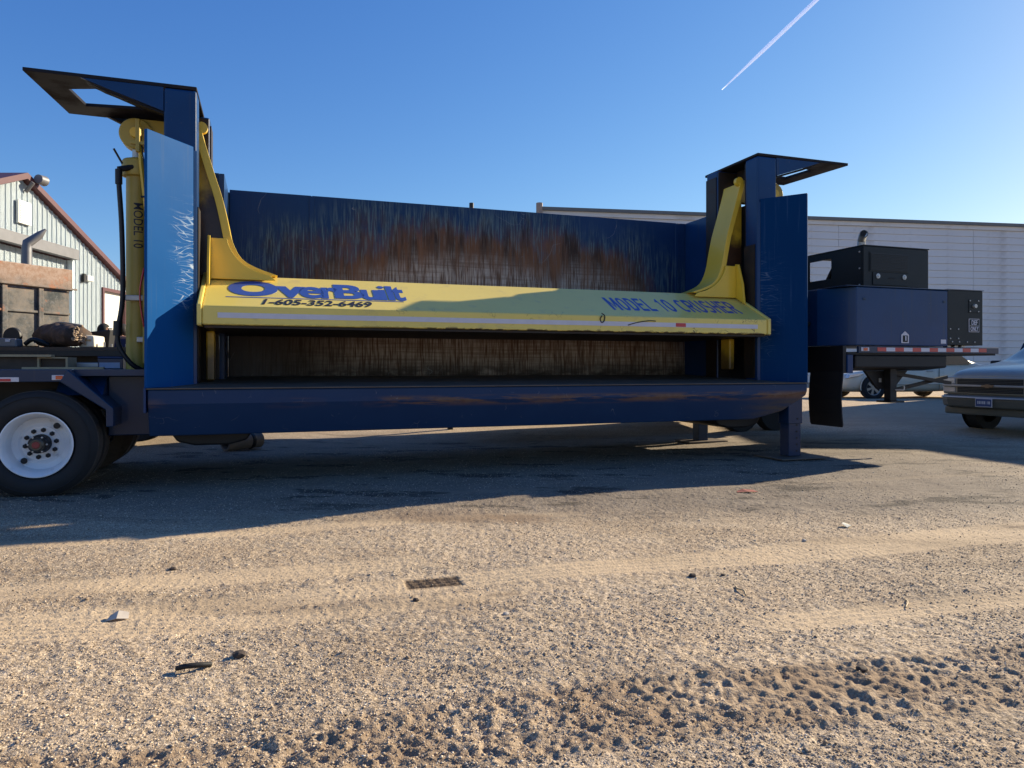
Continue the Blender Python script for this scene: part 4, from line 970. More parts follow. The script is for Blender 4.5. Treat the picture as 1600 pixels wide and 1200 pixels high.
o = thing('cream_cooler', 'cream plastic cooler box between the rolled tarp and the people', 'cooler', (-6.47, FY + .35, 1.557))
obj('body', b, m_cooler, o, bevel=.02)
b = nb(); box(b, -.02, .07, -.158, -.152, .09, .12); obj('tan_badge', b, simple('tan_badge', (.5, .32, .15), .6), o)
b = nb(); prism(b, [(-.19, 0), (.16, 0), (.19, .15), (-.16, .13)], 'y', -.08, .08)
o = tag(obj('black_bin', b, m_black, bevel=.01, loc=(-6.62, FY + .85, 1.80)), 'slim black open bin above the cooler, behind the rolled tarp', 'bin')
o.location.z = 1.557
o.scale = (1, 1, 2.0)
# bottles/cups near people
for i, (x, hgt, m, lb) in enumerate(((-5.78, .13, m_white, 'small white cup on the flatbed in front of the seated-looking man'), (-5.52, .10, m_cooler, 'short cream jar on the flatbed nearest the yellow cylinder'))):
    b = nb(); lathe(b, [(0, .028), (hgt, .034), (hgt, .0)], (0, 0, 0), 'z', 14); tag(obj('cup', b, m, smooth=2, loc=(x, FY + .2, 1.557)), lb.replace('seated-looking man', 'man in the navy shirt'), 'cup')

# ------------------------------------------------------------------ people behind the flatbed
def person(label, loc, rz, shirt, drop, lean, hgt=1.8, cap=False):
    root = thing('person', label, 'person', loc, rz, None)
    k = hgt / 1.8
    V_ = [((0, 0, .95), .15), ((0, 0, 1.15), .135), ((0, lean * .3, 1.36), .165), ((0, lean * .5, 1.47), .10), ((0, lean * .7, 1.55 - drop * .6), .055), ((0, lean, 1.62 - drop), .075), ((0, lean * 1.1, 1.71 - drop), .095), ((0, lean * 1.1, 1.76 - drop), .06),
          ((.21, lean * .4, 1.43), .085), ((.27, lean * .4 - .02, 1.16), .055), ((.20, .18, .98), .042), ((.18, .25, .95), .035),
          ((-.21, lean * .4, 1.43), .085), ((-.28, lean * .4 - .02, 1.16), .055), ((-.22, .18, .98), .042), ((-.20, .25, .95), .035),
          ((.10, 0, .90), .115), ((.12, .02, .50), .075), ((.12, -.02, .08), .05), ((.12, .12, .04), .04),
          ((-.10, 0, .90), .115), ((-.12, .02, .50), .075), ((-.12, -.02, .08), .05), ((-.12, .12, .04), .04)]
    E_ = [(0, 1), (1, 2), (2, 3), (3, 4), (4, 5), (5, 6), (6, 7), (2, 8), (8, 9), (9, 10), (10, 11), (2, 12), (12, 13), (13, 14), (14, 15), (0, 16), (16, 17), (17, 18), (18, 19), (0, 20), (20, 21), (21, 22), (22, 23)]
    me = bpy.data.meshes.new('body'); me.from_pydata([tuple(c * k for c in p) for p, r in V_], E_, []); me.update()
    ob = bpy.data.objects.new('body', me); C.objects.link(ob); ob.parent = root
    m = ob.modifiers.new('skin', 'SKIN'); m.use_smooth_shade = True
    for i, (p, r) in enumerate(V_): me.skin_vertices[0].data[i].radius = (r * k, r * k * (.78 if i in (0, 1, 2, 3) else .95)); me.skin_vertices[0].data[i].use_root = (i == 0)
    s = ob.modifiers.new('sub', 'SUBSURF'); s.levels = 2; s.render_levels = 2
    n = NB('person_clothes_and_skin'); X, Y, Z = n.xyz()
    c = n.mix(n.step(Z, (1.52 - drop * .7) * k, (1.54 - drop * .7) * k), shirt, (.27, .14, .09)); c = n.mix(n.step(Z, .95 * k, .93 * k), c, (.018, .018, .025)); c = n.mix(n.step(Z, .10, .08), c, (.01, .01, .01))
    ax = n.math('ABSOLUTE', X); c = n.mix(n.math('MULTIPLY', n.step(Y, .16, .20), n.step(Z, .8, .85)), c, (.27, .14, .09))
    n.bump(n.noise(9, 4), .5, .02); me.materials.append(n.set(base=c, rough=.85))
    b = nb(); hv = [(0, .02), (.0, .05)]
    bmesh.ops.create_uvsphere(b, u_segments=18, v_segments=12, radius=.108 * k)
    for v in list(b.verts):
        v.co.z *= 1.12
        if v.co.y > .035 and v.co.z < .05: v.co.y = .035 + (v.co.y - .035) * .1
        v.co += Vector((0, lean * 1.1 - .012, (1.70 - drop) * k))
    obj('cap' if cap else 'hair', b, m_blackcl if cap else m_hair, root, smooth=True)
    if cap:
        b = nb(); prism(b, [(-.06, .08), (.06, .08), (.05, .19), (-.05, .19)], 'z', (1.715 - drop) * k, (1.73 - drop) * k); obj('cap_brim', b, m_blackcl, root, bevel=.005)
    b = nb(); bmesh.ops.create_uvsphere(b, u_segments=8, v_segments=6, radius=.016)
    for v in b.verts: v.co += Vector((0, lean * 1.1 + .10, (1.66 - drop) * k))
    obj('nose', b, m_skin, root, smooth=True)
    for s_ in (-1, 1):
        b = nb(); bmesh.ops.create_uvsphere(b, u_segments=8, v_segments=6, radius=.022)
        for v in b.verts: v.co.x *= .5; v.co += Vector((s_ * .10 * k, lean * 1.1, (1.66 - drop) * k))
        obj('ear', b, m_skin, root, smooth=True)
    return root
person('person in a navy shirt with short dark hair, seen from behind beside the yellow cylinder', (-6.83, 12.3, GH(-6.83, 12.3)), R(10), (.020, .026, .065), .10, .20, 1.92)
person('person in black wearing a dark cap, standing left of the person in navy', (-7.36, 12.7, GH(-7.36, 12.7)), R(-60), (.014, .014, .016), .0, .06, 1.80, True)

# ------------------------------------------------------------------ dump body / truck with stack, left
ca_ = math.atan2(.93, .368)
dt = thing('dump_truck_body', 'rusty black steel dump body with brown top rail behind the flatbed', 'dump truck', (-8.1, 13.0, GH(-8.1, 13)), ca_)
dz = dt.location.z
def dc(name, x0, x1, y0, y1, z0, z1, m=m_cont, **k):
    b = nb(); box(b, x0, x1, y0, y1, z0, z1 - dz if z1 > 0 else z1); return obj(name, b, m, dt, **k)
TOP = 3.03
b = nb(); box(b, -6.0, 0, .0, .06, .62, 2.62 - dz); obj('side_wall', b, m_cont, dt, bevel=.01)
dc('top_rail', -6.0, .03, -.05, .07, 2.64 - dz, TOP, bevel=.012); dc('rail_lip', -6.0, .10, -.075, -.052, 2.655 - dz, 2.69, bevel=.005); 
dc('side_wall', -6.0, 0, 2.3, 2.36, .62, TOP); dc('end_wall', 0.0, .05, .075, 2.3, .62, TOP - .1); dc('floor', -6.0, 0, .07, 2.29, .56, .62 + dz)
for k in range(9):
    x = -.55 - k * .62; dc('side_rib', x - .045, x + .045, -.045, -.002, .62, 2.635, bevel=.01)
dc('mid_rib', -6.0, -.001, -.035, -.003, 1.62 - dz, 1.67, bevel=.008); dc('mid_rib', -6.0, -.001, -.034, -.003, 2.20 - dz, 2.24, bevel=.008)
dc('chassis_beam', -6.5, .8, .5, .7, .35, .56 + dz, m_black); dc('chassis_beam', -6.5, .8, 1.6, 1.8, .35, .56 + dz, m_black)
for x in (-1.2, -2.5, -6.2):
    for y in (.05, 2.0):
        b = nb(); lathe(b, [(0, .3), (0, .48), (.03, .5), (.25, .5), (.28, .48), (.28, .3)], (x, y, .5), 'y', 28); obj('wheel', b, m_rubber, dt, smooth=2)
b = nb(); SX = -.62
tube(b, [(.45 + SX, .9, .5), (.45 + SX, .9, 3.45 - dz), (.46 + SX, .9, 3.55 - dz), (.62 + SX, .80, 3.72 - dz), (.70 + SX, .74, 3.84 - dz)], [.085, .085, .085, .07, .02], 14); obj('exhaust_stack', b, m_grey, dt, smooth=2)

# ------------------------------------------------------------------ left building: ribbed white gable
lb = thing('ribbed_metal_warehouse', 'white ribbed metal warehouse with maroon roof trim on the left', 'warehouse', (-13.0, 20.0, .30))
LX = lambda Y: -12.16 - .042 * Y
def lw(Y, z, off=0.0): return (LX(Y) + off + 13.0, Y - 20.0, z - .30)
APY, APZ, SLP = 18.74, 6.24, .404
def rake(Y): return APZ - SLP * abs(Y - APY)
Y0, Y1 = 11.2, 26.0
def wall_panel(ya, yb, zlo, ztop, off=0.0, mat=m_wallw, name='wall_panel'):
    b = nb(); n = max(1, round((yb - ya) / .215)); wd = (yb - ya) / n; prof_ = []
    for i in range(n):
        y = ya + i * wd; prof_ += [(y, 0), (y + wd * .68, 0), (y + wd * .76, .022), (y + wd * .92, .022)]
    prof_.append((yb, 0))
    f = [b.verts.new(lw(y, zlo, off + e)) for y, e in prof_]; g = [b.verts.new(lw(y, ztop(y), off + e)) for y, e in prof_]
    for i in range(len(prof_) - 1): b.faces.new([f[i], f[i + 1], g[i + 1], g[i]])
    r = bmesh.ops.solidify(b, geom=b.faces[:], thickness=.02)
    return obj(name, b, mat, lb)
DT = 4.45; DRY = 21.05
y = Y0
edges = []
while y < Y1 - .01:
    yb = min(y + .87, Y1)
    for e in (DRY, 22.67, 24.17):
        if y < e - .01 < yb - .02: yb = e
    edges.append((y, yb)); y = yb
for ya, yb in edges:
    m_ = (ya + yb) / 2
    if yb <= DRY + .01 and ya > 12.5: wall_panel(ya, yb, 4.72, lambda Y: rake(Y) - .05)
    elif 22.66 <= ya and yb <= 24.18: wall_panel(ya, yb, 3.80, lambda Y: rake(Y) - .05)
    else: wall_panel(ya, yb, .3, lambda Y: rake(Y) - .05)
y = 12.9
while y < DRY - .3:
    yb = min(y + .9, DRY - .08); wall_panel(y, yb, .3, lambda Y: 4.40, off=-.12, name='door_panel', mat=m_wallw); y = yb
def lbox(name, ya, yb, za, zb, o0, o1, m, **k):
    b = nb(); vs = [b.verts.new(lw(Y, z, o)) for o in (o0, o1) for Y, z in ((ya, za), (yb, za), (yb, zb), (ya, zb))]
    for f in ((0, 1, 2, 3), (7, 6, 5, 4), (0, 4, 5, 1), (1, 5, 6, 2), (2, 6, 7, 3), (3, 7, 4, 0)): b.faces.new([vs[i] for i in f])
    return obj(name, b, m, lb, **k)
lbox('door_track', 12.0, DRY, 4.42, 4.71, .01, .22, m_grey); lbox('door_edge_trim', DRY - .07, DRY + .03, .3, 4.41, -.1, .06, m_wallw)
lbox('roller_door', 22.76, 24.08, .3, 3.70, -.10, -.06, m_doorw)
for k in range(11): lbox('door_rib', 22.77, 24.07, .5 + k * .29, .52 + k * .29, -.059, -.05, m_doorw)
lbox('door_trim', 22.66, 22.76, .3, 3.80, -.05, .07, m_maroon); lbox('door_trim', 24.08, 24.20, .3, 3.80, -.05, .07, m_maroon); lbox('door_trim', 22.762, 24.078, 3.70, 3.80, -.05, .07, m_maroon)
lbox('gable_vent', 18.48, 19.02, 5.02, 5.62, .036, .10, m_doorw, bevel=.01)
for k in range(8): lbox('vent_louvre', 18.54, 18.96, 5.07 + k * .065, 5.10 + k * .065, .101, .115, m_doorw)
wl = lbox('wall_light', 21.62, 21.95, 3.88, 4.05, .04, .16, m_doorw, bevel=.02); lbox('light_back', 21.5, 21.61, 3.83, 4.08, .04, .12, m_black)
b = nb(); lathe(b, [(0, .12), (.25, .14), (.26, 0)], lw(18.98, 6.28, .3), 'y', 14); tube(b, [lw(18.85, 5.9, .05), lw(18.85, 6.15, .25)], .05, 8); obj('gable_floodlight', b, m_grey, lb, smooth=2)
b = nb(); tube(b, [lw(21.0, 5.25, -.4), lw(21.0, 5.62, -.4)], .10, 12); tube(b, [lw(21.0, 5.62, -.4), lw(21.0, 5.85, -.4)], .15, 12); obj('roof_vent', b, m_chrome, lb, smooth=2)
b = nb(); tube(b, [lw(23.6, 4.25, -.2), lw(23.6, 4.5, -.2)], .09, 12); obj('roof_vent', b, m_doorw, lb, smooth=2)
def roofslab(sg):
    b = nb(); Ya, Yb = APY, (Y1 if sg > 0 else Y0)
    for t0, t1 in ((0.0, .22),):
        P_ = []
        for Y in (Ya, Yb):
            for o_ in (.18, -22.0): P_.append((lw(Y, rake(Y) - .02, o_), lw(Y, rake(Y) + .14, o_)))
    v = [b.verts.new(q) for pr in P_ for q in pr]
    for f in ((0, 1, 3, 2), (4, 6, 7, 5), (0, 4, 5, 1), (2, 3, 7, 6), (1, 5, 7, 3), (0, 2, 6, 4)): b.faces.new([v[i] for i in f])
    obj('roof_slope', b, m_maroon, lb)
roofslab(1); roofslab(-1)
b = nb()
vv = [b.verts.new(p) for p in (lw(Y1, .3), lw(Y1, rake(Y1) - .05), lw(Y1, rake(Y1) - .05, -22), lw(Y1, .3, -22))]; b.faces.new(vv); obj('side_wall', b, m_wallw, lb)

# ------------------------------------------------------------------ right building: long lap-sided wall
WA = math.atan2(.156, .988)
rb = thing('long_lap_sided_building', 'long pale blue-grey metal building with dark roof edge behind the crusher on the right', 'building', (22.7, 42.0, .33), WA)
rowh = .417; PL = 8.85
pm = bpy.data.meshes.new('siding_panel'); b = nb()
prism(b, [(0, 0), (-.045, .016), (-.003, rowh), (.04, rowh), (.04, 0)], 'x', 0, PL - .018)
bmesh.ops.recalc_face_normals(b, faces=b.faces); b.to_mesh(pm); b.free(); pm.materials.append(m_siding)
for r_ in range(22):
    x = -21.4 - (PL * .5 if r_ % 2 else 0) * 0
    while x < 40:
        o = bpy.data.objects.new('siding_panel', pm); C.objects.link(o); o.parent = rb
        o.location = (x, random.uniform(-.006, .006), r_ * rowh); x += PL
b = nb(); box(b, -21.4, 45, .06, .3, 0, 9.3); obj('backing_wall', b, m_siding, rb)
b = nb(); box(b, -21.45, 45, -.10, .4, 9.18, 9.42); obj('fascia', b, m_siding, rb)
b = nb(); box(b, -21.5, 45.05, -.24, .6, 9.423, 9.60); obj('roof_edge', b, m_roofcap, rb)
b = nb(); box(b, -21.4, 45, .6, 27, 9.25, 9.58); obj('roof', b, m_roofcap, rb)
b = nb(); box(b, -21.4, -21.0, .31, 27, 0, 9.24); obj('end_wall', b, m_siding, rb)
b = nb(); tube(b, [(-21.5, -.15, 9.0), (-21.5, -.15, 9.8)], .18, 8); obj('corner_post', b, simple('rusty_beige_steel', (.3, .24, .2), .7), rb)
b = nb(); tube(b, [(9.2, -.09, 0), (9.2, -.09, 6.0)], .045, 6); obj('downpipe', b, m_roofcap, rb)
# lower structure left of it
ls = thing('pipe_rack', 'low brown steel pipe rack on posts seen above the crusher back wall', 'rack', (-1.35, 41.2, .33), .10)
b = nb(); box(b, -1.5, 3.0, 0, .75, 9.42, 9.66); obj('beam', b, m_dkwood, ls)
b = nb(); tube(b, [(-1.5, 0, 9.80), (3.15, 0, 9.80)], .07, 8); obj('pipe', b, m_grey, ls)
b = nb(); tube(b, [(-1.0, 0, 9.66), (-1.0, 0, 10.4)], .13, 8); obj('stub_pipe', b, m_black, ls)
for x in (-1.35, .75, 2.85):
    b = nb(); box(b, x - .09, x + .09, .15, .3, 0, 9.42); obj('post', b, m_grey, ls)

# ------------------------------------------------------------------ added unseen to cast shadows: cargo trailer behind crusher, tall shed off right edge
ct = thing('unseen_shadow_trailer', 'unseen grey cargo trailer added behind the crusher box to shade the ground', 'trailer', T2W(6.15, 12.25, GH(2, 13)), TA)
for nm, bx_, m_ in (('cargo_body', (-3.15, 3.5, -1.15, 1.15, .92, 3.45), m_grey), ('chassis_rail', (-3.1, 3.1, -.8, -.6, .70, .918), m_black), ('chassis_rail', (-3.1, 3.1, .6, .8, .70, .918), m_black), ('jack_leg', (-2.9, -2.8, 1.0, 1.1, 0, .918), m_black), ('roof_trim', (-3.18, 3.53, -1.18, 1.18, 3.452, 3.50), m_black)):
    b = nb(); box(b, *bx_); obj(nm, b, m_, ct, bevel=.02)
for x in (2.2, 2.98):
    for y in (-1.12, .9):
        b = nb(); lathe(b, [(0, .24), (0, .37), (.03, .39), (.2, .39), (.22, .24)], (x, y, .40), 'y', 28); obj('wheel', b, m_rubber, ct, smooth=2)
bt = thing('unseen_shadow_shed', 'unseen tall pale shed added beyond the right edge to shade the yard', 'shed', (17.5, 19.9, .2), 0)
for nm, bx_, m_ in (('wall', (0, 10, 0, 3.7, -.2, 6.6), m_siding), ('roof', (-.2, 10.2, -.1, 3.9, 6.602, 7.0), m_roofcap), ('door', (-.03, -.002, .6, 3.1, .1, 4.0), m_doorw)):
    b = nb(); box(b, *bx_); obj(nm, b, m_, bt)
b = nb(); prism(b, [(.6, -.02), (1.6, -4.1), (9.9, -4.1), (9.9, -.02)], 'z', -.2, 6.0); obj('annex_wall', b, m_siding, bt)  # slanted footprint, shaped for the edge of the cast shadow
b = nb(); prism(b, [(.55, -.12), (1.52, -4.2), (10.0, -4.2), (10.0, -.12)], 'z', 6.003, 6.3); obj('annex_roof', b, m_roofcap, bt)

# ------------------------------------------------------------------ cars
def car_wheel(root, x, y, r, wd, sgn, m_r, spokes=6):
    b = nb(); s_ = sgn
    lathe(b, [(0.02 * s_, r * .66), (0, r * .72), (0, r * .92), (.03 * s_, r), (wd * s_, r), (wd * s_, r * .6)], (x, y, r), 'y', 36)
    bmesh.ops.delete(b, geom=[f for f in b.faces if len(f.verts) > 4], context='FACES')
    ty = obj('wheel', b, m_rubber, root, smooth=2)
    b = nb(); lathe(b, [(.0 * s_, r * .68), (.012 * s_, r * .62), (.06 * s_, r * .58)], (x, y, r), 'y', 36); bmesh.ops.delete(b, geom=[f for f in b.faces if len(f.verts) > 4], context='FACES'); obj('rim', b, m_r, ty, smooth=2)
    b = nb(); lathe(b, [(.07 * s_, r * .6), (.071 * s_, 0)], (x, y, r), 'y', 30); obj('brake_disc', b, m_black, ty)
    b = nb(); lathe(b, [(.02 * s_, 0), (.02 * s_, r * .14), (.05 * s_, r * .16)], (x, y, r), 'y', 18)
    for k in range(spokes):
        a = k * 2 * math.pi / spokes + .3; u = Vector((math.cos(a), 0, math.sin(a))); v = Vector((-math.sin(a), 0, math.cos(a))); c = Vector((x, y, r))
        q = [c + u * r * .08 + v * r * .07, c + u * r * .08 - v * r * .07, c + u * r * .62 - v * r * .12, c + u * r * .62 + v * r * .12]
        f0 = [b.verts.new(p + Vector((0, .015 * s_, 0))) for p in q]; f1 = [b.verts.new(p + Vector((0, .055 * s_, 0))) for p in q]
        b.faces.new(f0); b.faces.new(f1[::-1])
        for i in range(4): b.faces.new([f0[i], f1[i], f1[(i + 1) % 4], f0[(i + 1) % 4]])
    obj('spokes', b, m_r, ty)
def car_body(secs):
    """secs: x, half width, z sill, z belt, z top, half width top"""
    b = nb(); rings = []
    for x, w_, zs, zb, zt, wt_ in secs:
        half = [(0, zs), (w_ * .82, zs), (w_ * .97, zs + (zb - zs) * .25), (w_, zs + (zb - zs) * .62), (w_ * .965, zb), (wt_, zt - (zt - zb) * .14 if zt - zb > .1 else zt - .01), (wt_ * .8, zt), (0, zt + .012)]
        ring = [(x, -y, z) for y, z in half] + [(x, y, z) for y, z in half[-2:0:-1]]
        rings.append(ring)
    loft(b, rings); return b
# silver saloon, front to the left
sg = GH(11.5, 21.6)
car = thing('silver_saloon_car', 'champagne silver saloon car behind the power unit, seen under its platform', 'car', (9.45, 21.25, .33), R(6))
b = car_body([(0, .62, .30, .62, .66, .5), (.10, .78, .22, .66, .72, .62), (.45, .88, .18, .74, .80, .74), (1.15, .90, .18, .84, .93, .78), (1.45, .90, .18, .88, 1.0, .74), (2.15, .91, .18, .90, 1.40, .60),
              (2.9, .91, .18, .92, 1.46, .60), (3.5, .90, .20, .93, 1.40, .60), (4.15, .88, .22, .94, 1.06, .70), (4.65, .80, .28, .90, .98, .62), (4.75, .68, .36, .80, .90, .5)])
obj('body', b, m_silver, car, smooth=True, sub=2)
for x in (.86, 3.62):
    b = nb(); lathe(b, [(0, .375), (-.004, .37), (-.006, .0)], (x, -.895, .33), 'y', 36); obj('wheel_arch', b, m_flap, car)
    b = nb(); tube(b, [(x + .385 * math.cos(a), -.895, .33 + .385 * math.sin(a)) for a in [math.pi * k / 14 for k in range(-1, 16)]], .018, 6); obj('arch_lip', b, m_silver, car, smooth=True)
    car_wheel(car, x, -.925, .325, .2, 1, m_alloy, 6); car_wheel(car, x, .91, .325, .2, -1, m_alloy, 6)
b = nb(); prism(b, [(.10, .60), (.42, .66), (.62, .735), (.40, .74), (.16, .70)], 'y', -.885, -.60); obj('headlight', b, m_lamp, car, bevel=.01)
b = nb(); prism(b, [(1.62, .98), (2.25, 1.34), (2.85, 1.40), (2.85, .97)], 'y', -.86, -.70); obj('side_window', b, m_glass, car); b = nb(); prism(b, [(2.9, .97), (2.9, 1.40), (3.5, 1.34), (3.95, 1.02)], 'y', -.86, -.70); obj('side_window', b, m_glass, car)
for x0 in (1.52, 2.88, 3.95): b = nb(); box(b, x0, x0 + .012, -.918, -.905, .28, .90); obj('door_gap', b, m_flap, car)
b = nb(); box(b, 1.2, 3.3, -.925, -.905, .42, .45); obj('side_moulding', b, m_silver, car, bevel=.008)
for x0 in (2.5, 3.55): b = nb(); tube(b, spline([(x0, -.90, .80), (x0 + .04, -.935, .805), (x0 + .16, -.935, .805), (x0 + .2, -.90, .80)]), .014, 6); obj('door_handle', b, m_chrome, car)
b = nb(); box(b, 1.75, 1.95, -1.06, -.92, .93, 1.05); obj('wing_mirror', b, m_silver, car, bevel=.03)

# pewter SUV at the right edge
SA = R(19.9)
sv_ = thing('pewter_suv', 'grey-green SUV with dark split grille and blue plate at the right edge', 'SUV', (8.50, 12.62, GH(8.9, 13.3) - .01), SA)
b = car_body([(.0, .80, .52, .80, .98, .72), (.06, .93, .50, .90, 1.12, .80), (.35, .98, .46, 1.0, 1.20, .84), (1.05, 1.0, .46, 1.06, 1.29, .84), (1.40, 1.0, .46, 1.10, 1.33, .82), (2.05, 1.0, .44, 1.10, 1.80, .68),
              (2.5, 1.0, .44, 1.12, 1.88, .70), (4.4, 1.0, .46, 1.12, 1.88, .70), (5.2, .99, .5, 1.12, 1.84, .70), (5.35, .93, .56, 1.05, 1.72, .64)])
obj('body', b, m_suv, sv_, smooth=True, sub=2)
def sp(name, x0, x1, y0, y1, z0, z1, m, par=None, **k):
    b = nb(); box(b, x0, x1, y0, y1, z0, z1); return obj(name, b, m, par or sv_, **k)
sp('grille_surround', -.035, .10, -.90, .90, .70, 1.02, m_suv, bevel=.03, seg=3)
sp('grille_opening', -.042, -.036, -.60, .60, .885, .985, m_mesh); sp('grille_opening', -.042, -.036, -.60, .60, .735, .835, m_mesh)
for k in range(3): sp('grille_slat', -.047, -.0425, -.59, .59, .905 + k * .028, .911 + k * .028, m_suvlow); sp('grille_slat', -.047, -.0425, -.59, .59, .755 + k * .028, .761 + k * .028, m_suvlow)
sp('grille_bar', -.075, -.036, -.88, .88, .842, .878, m_chrome, bevel=.008)
b = nb(); prism(b, [(-.10, .842), (-.035, .842), (-.035, .826), (.035, .826), (.035, .842), (.12, .842), (.10, .878), (.035, .878), (.035, .894), (-.035, .894), (-.035, .878), (-.12, .878)], 'x', -.092, -.076); obj('bow_tie_emblem', b, m_gold, sv_)
for s_ in (-1, 1):
    y0, y1 = sorted((s_ * .64, s_ * .885)); sp('headlight', -.052, -.034, y0, y1, .89, .985, m_lamp, bevel=.012); sp('headlight', -.050, -.034, y0, y1, .74, .83, m_lamp, bevel=.012)
    car_wheel(sv_, .98, s_ * .99, .37, .25, -s_, m_alloy, 5); car_wheel(sv_, 4.2, s_ * .99, .37, .25, -s_, m_alloy, 5)
    b = nb(); lathe(b, [(0, .43), (s_ * .006, .42), (s_ * .007, 0)], (.98, s_ * .985, .40), 'y', 30); obj('wheel_arch', b, m_flap, sv_)
    y0, y1 = sorted((s_ * 1.02, s_ * 1.20)); sp('wing_mirror', 1.62, 1.76, y0, y1, 1.14, 1.33, m_flap, bevel=.03)
b = nb(); loft(b, [[(x - .02, y, .47), (x - .05, y, .50), (x - .08, y, .62), (x - .03, y, .69), (x + .2, y, .69), (x + .2, y, .47)] for x, y in ((.32, -1.0), (.06, -.93), (-.04, -.75), (-.07, -.3), (-.07, .3), (-.04, .75), (.06, .93), (.32, 1.0))])
obj('bumper', b, m_suvlow, sv_, bevel=.012)
b = nb(); loft(b, [[(x - .09, y, .635), (x - .10, y, .645), (x - .09, y, .665), (x - .04, y, .665), (x - .04, y, .635)] for x, y in ((.32, -1.0), (.06, -.93), (-.04, -.75), (-.07, -.3), (-.07, .3), (-.04, .75), (.06, .93), (.32, 1.0))])
obj('bumper_strip', b, m_chrome, sv_)
sp('air_dam', .0, .2, -.90, .90, .33, .468, m_suvlow, bevel=.03)
pl = sp('licence_plate', -.175, -.165, -.155, .155, .49, .645, m_white, bevel=.003); sp('plate_face', -.178, -.1755, -.142, .142, .503, .632, m_plate)
for k, (dw, dh) in enumerate(((.03, .05), (.012, .05), (.034, .05), (.028, .05), (.034, .05), (.02, .05))):
    sp('plate_mark', -.1805, -.1785, -.120 + k * .042, -.120 + k * .042 + dw, .545, .545 + dh, m_white)
b = nb(); v = [b.verts.new(p) for p in ((1.52, -.74, 1.27), (1.52, .74, 1.27), (2.07, .63, 1.76), (2.07, -.63, 1.76), (1.60, -.74, 1.25), (1.60, .74, 1.25), (2.15, .63, 1.74), (2.15, -.63, 1.74))]
for f in ((0, 1, 2, 3), (7, 6, 5, 4), (0, 4, 5, 1), (1, 5, 6, 2), (2, 6, 7, 3), (3, 7, 4, 0)): b.faces.new([v[i] for i in f])
obj('windshield', b, m_glass, sv_)
for s_ in (-1, 1):
    y0, y1 = sorted((s_ * .80, s_ * .93)); b = nb(); prism(b, [(1.85, 1.18), (2.2, 1.68), (3.1, 1.74), (3.1, 1.18)], 'y', y0, y1); obj('side_window', b, m_glass, sv_)

# ------------------------------------------------------------------ odds and ends on the ground
def rock(x, y, s, m, label, name='stone', cat='stone', flat=.6, seed=0):
    b = nb(); bmesh.ops.create_icosphere(b, subdivisions=2, radius=s)
    for v in b.verts:
        v.co *= 1 + .35 * mnoise.noise(v.co / s * 1.4 + Vector((seed * 5, 0, 0))); v.co.z *= flat
    return tag(obj(name, b, m, loc=(x, y, GH(x, y) + s * flat * .5)), label, cat)
m_pale = simple('pale_stone', (.45, .40, .34), .9, 0, 0, .2, 30); m_dks = simple('dark_clod', (.055, .04, .032), .9, 0, 0, .3, 30)
rock(1.07, 4.21, .022, m_dks, 'small dark stone right of the crisp tyre print', seed=1)
rock(1.26, 4.24, .014, m_dks, 'tiny dark pebble just right of the small dark stone', seed=2)
rock(-.03, 3.57, .016, m_pale, 'pale pebble below and right of the tyre print', seed=3)
rock(-.52, 3.84, .018, m_dks, 'black pebble just below the crisp tyre print', seed=4)
rock(-1.20, 3.12, .028, m_dks, 'rounded dark clod right of the black rubber scrap', seed=5)
rock(1.44, 2.93, .022, m_dks, 'dark stone on the right between churned tracks', seed=6)
rock(2.1, 5.1, .016, m_pale, 'pale stone on the light smooth track to the right', seed=7)
rock(-2.1, 4.4, .02, m_dks, 'dark stone on the left beyond the paper scrap', seed=8)
def sheet(pts, x, y, rz, m, name, label, cat, t=.002, lift=.004):
    b = nb(); n_ = len(pts)
    A = [b.verts.new((p[0], p[1], p[2])) for p in pts]; B = [b.verts.new((p[0], p[1], p[2] + t)) for p in pts]
    b.faces.new(A); b.faces.new(B[::-1])
    for i in range(n_): b.faces.new([A[i], B[i], B[(i + 1) % n_], A[(i + 1) % n_]])
    bmesh.ops.triangulate(b, faces=[f for f in b.faces if len(f.verts) > 4])
    o = tag(obj(name, b, m, loc=(x, y, GH(x, y) + lift)), label, cat); o.rotation_euler = (0, 0, rz); return o
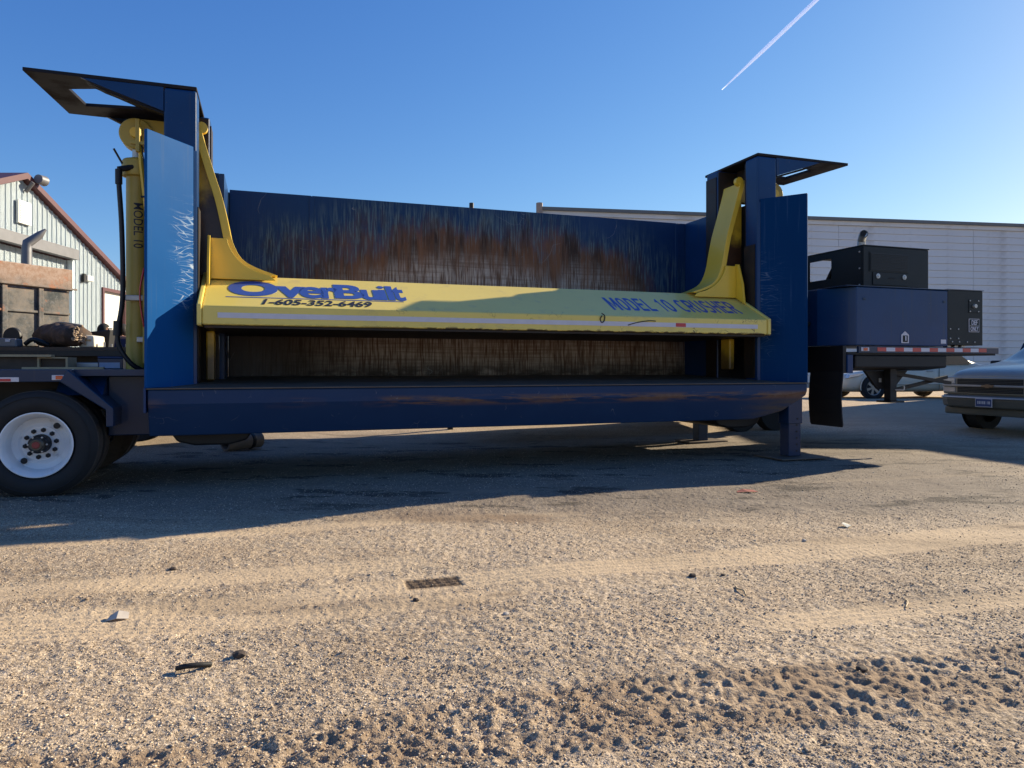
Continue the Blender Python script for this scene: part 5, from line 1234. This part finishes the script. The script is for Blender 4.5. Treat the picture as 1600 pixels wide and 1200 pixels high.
sheet([(-.05, -.02, .0), (.0, -.03, .012), (.05, -.01, .0), (.045, .03, .02), (.0, .025, .035), (-.04, .03, .01)], -1.97, 3.55, .3, m_pale, 'paper_scrap', 'crumpled pale paper scrap on the dirt at left', 'scrap')
sheet([(-.04, -.02, .0), (.02, -.03, .008), (.06, .0, .0), (.03, .03, .02), (-.03, .025, .025)], 2.63, 5.59, .8, simple('white_litter', (.62, .6, .5), .8), 'plastic_scrap', 'white plastic scrap lying in the gravel on the right', 'scrap')
sheet([(-.10, -.03, .0), (.0, -.05, .01), (.12, -.02, .0), (.09, .03, .012), (-.02, .045, .02), (-.09, .02, .004)], 2.36, 7.17, .1, simple('dull_red_cloth', (.30, .08, .06), .9), 'red_rag', 'faded red rag in the dirt in front of the machine shadow', 'rag')
b = nb(); tube(b, spline([(-.06, -.02, .012), (-.02, -.03, .025), (.03, -.005, .02), (.06, .03, .008)]), [.012] * 19, 6); tag(obj('rubber_scrap', b, m_flap, smooth=True, loc=(-1.34, 2.99, GH(-1.34, 2.99))), 'curled black rubber scrap on the dirt in the left foreground', 'scrap')
b = nb(); tube(b, spline([(0, 0, .006), (.01, .06, .012), (-.012, .10, .010), (-.006, .16, .006)]), [.005] * 19, 6); tag(obj('twig', b, m_wood, smooth=True, loc=(1.27, 3.86, GH(1.27, 3.86))), 'bent pale twig on the dirt right of centre', 'twig')
b = nb(); tube(b, spline([(0, 0, .005), (.05, .07, .008), (.07, .12, .006)]), [.004] * 13, 6); tag(obj('twig', b, m_wood, smooth=True, loc=(2.05, 3.7, GH(2.05, 3.7))), 'short straight twig farther right than the bent one', 'twig')
# hollow log / tube under the bed
o = thing('grey_drain_tube', 'hollow grey tube lying on the ground beneath the crusher bed', 'tube', (-4.18, 10.35, GH(-4.18, 10.35)), R(58))
b = nb(); lathe(b, [(0, .085), (0, .115), (.25, .12), (.40, .115), (.60, .118), (.60, .08), (.0, .085)], (0, 0, .12), 'x', 24)
bmesh.ops.delete(b, geom=[f for f in b.faces if len(f.verts) > 4], context='FACES'); obj('shell', b, m_conc, o, smooth=2)
b = nb(); lathe(b, [(.40, .119), (.42, .126), (.46, .119)], (0, 0, .12), 'x', 24); obj('band', b, m_black, o, smooth=2)
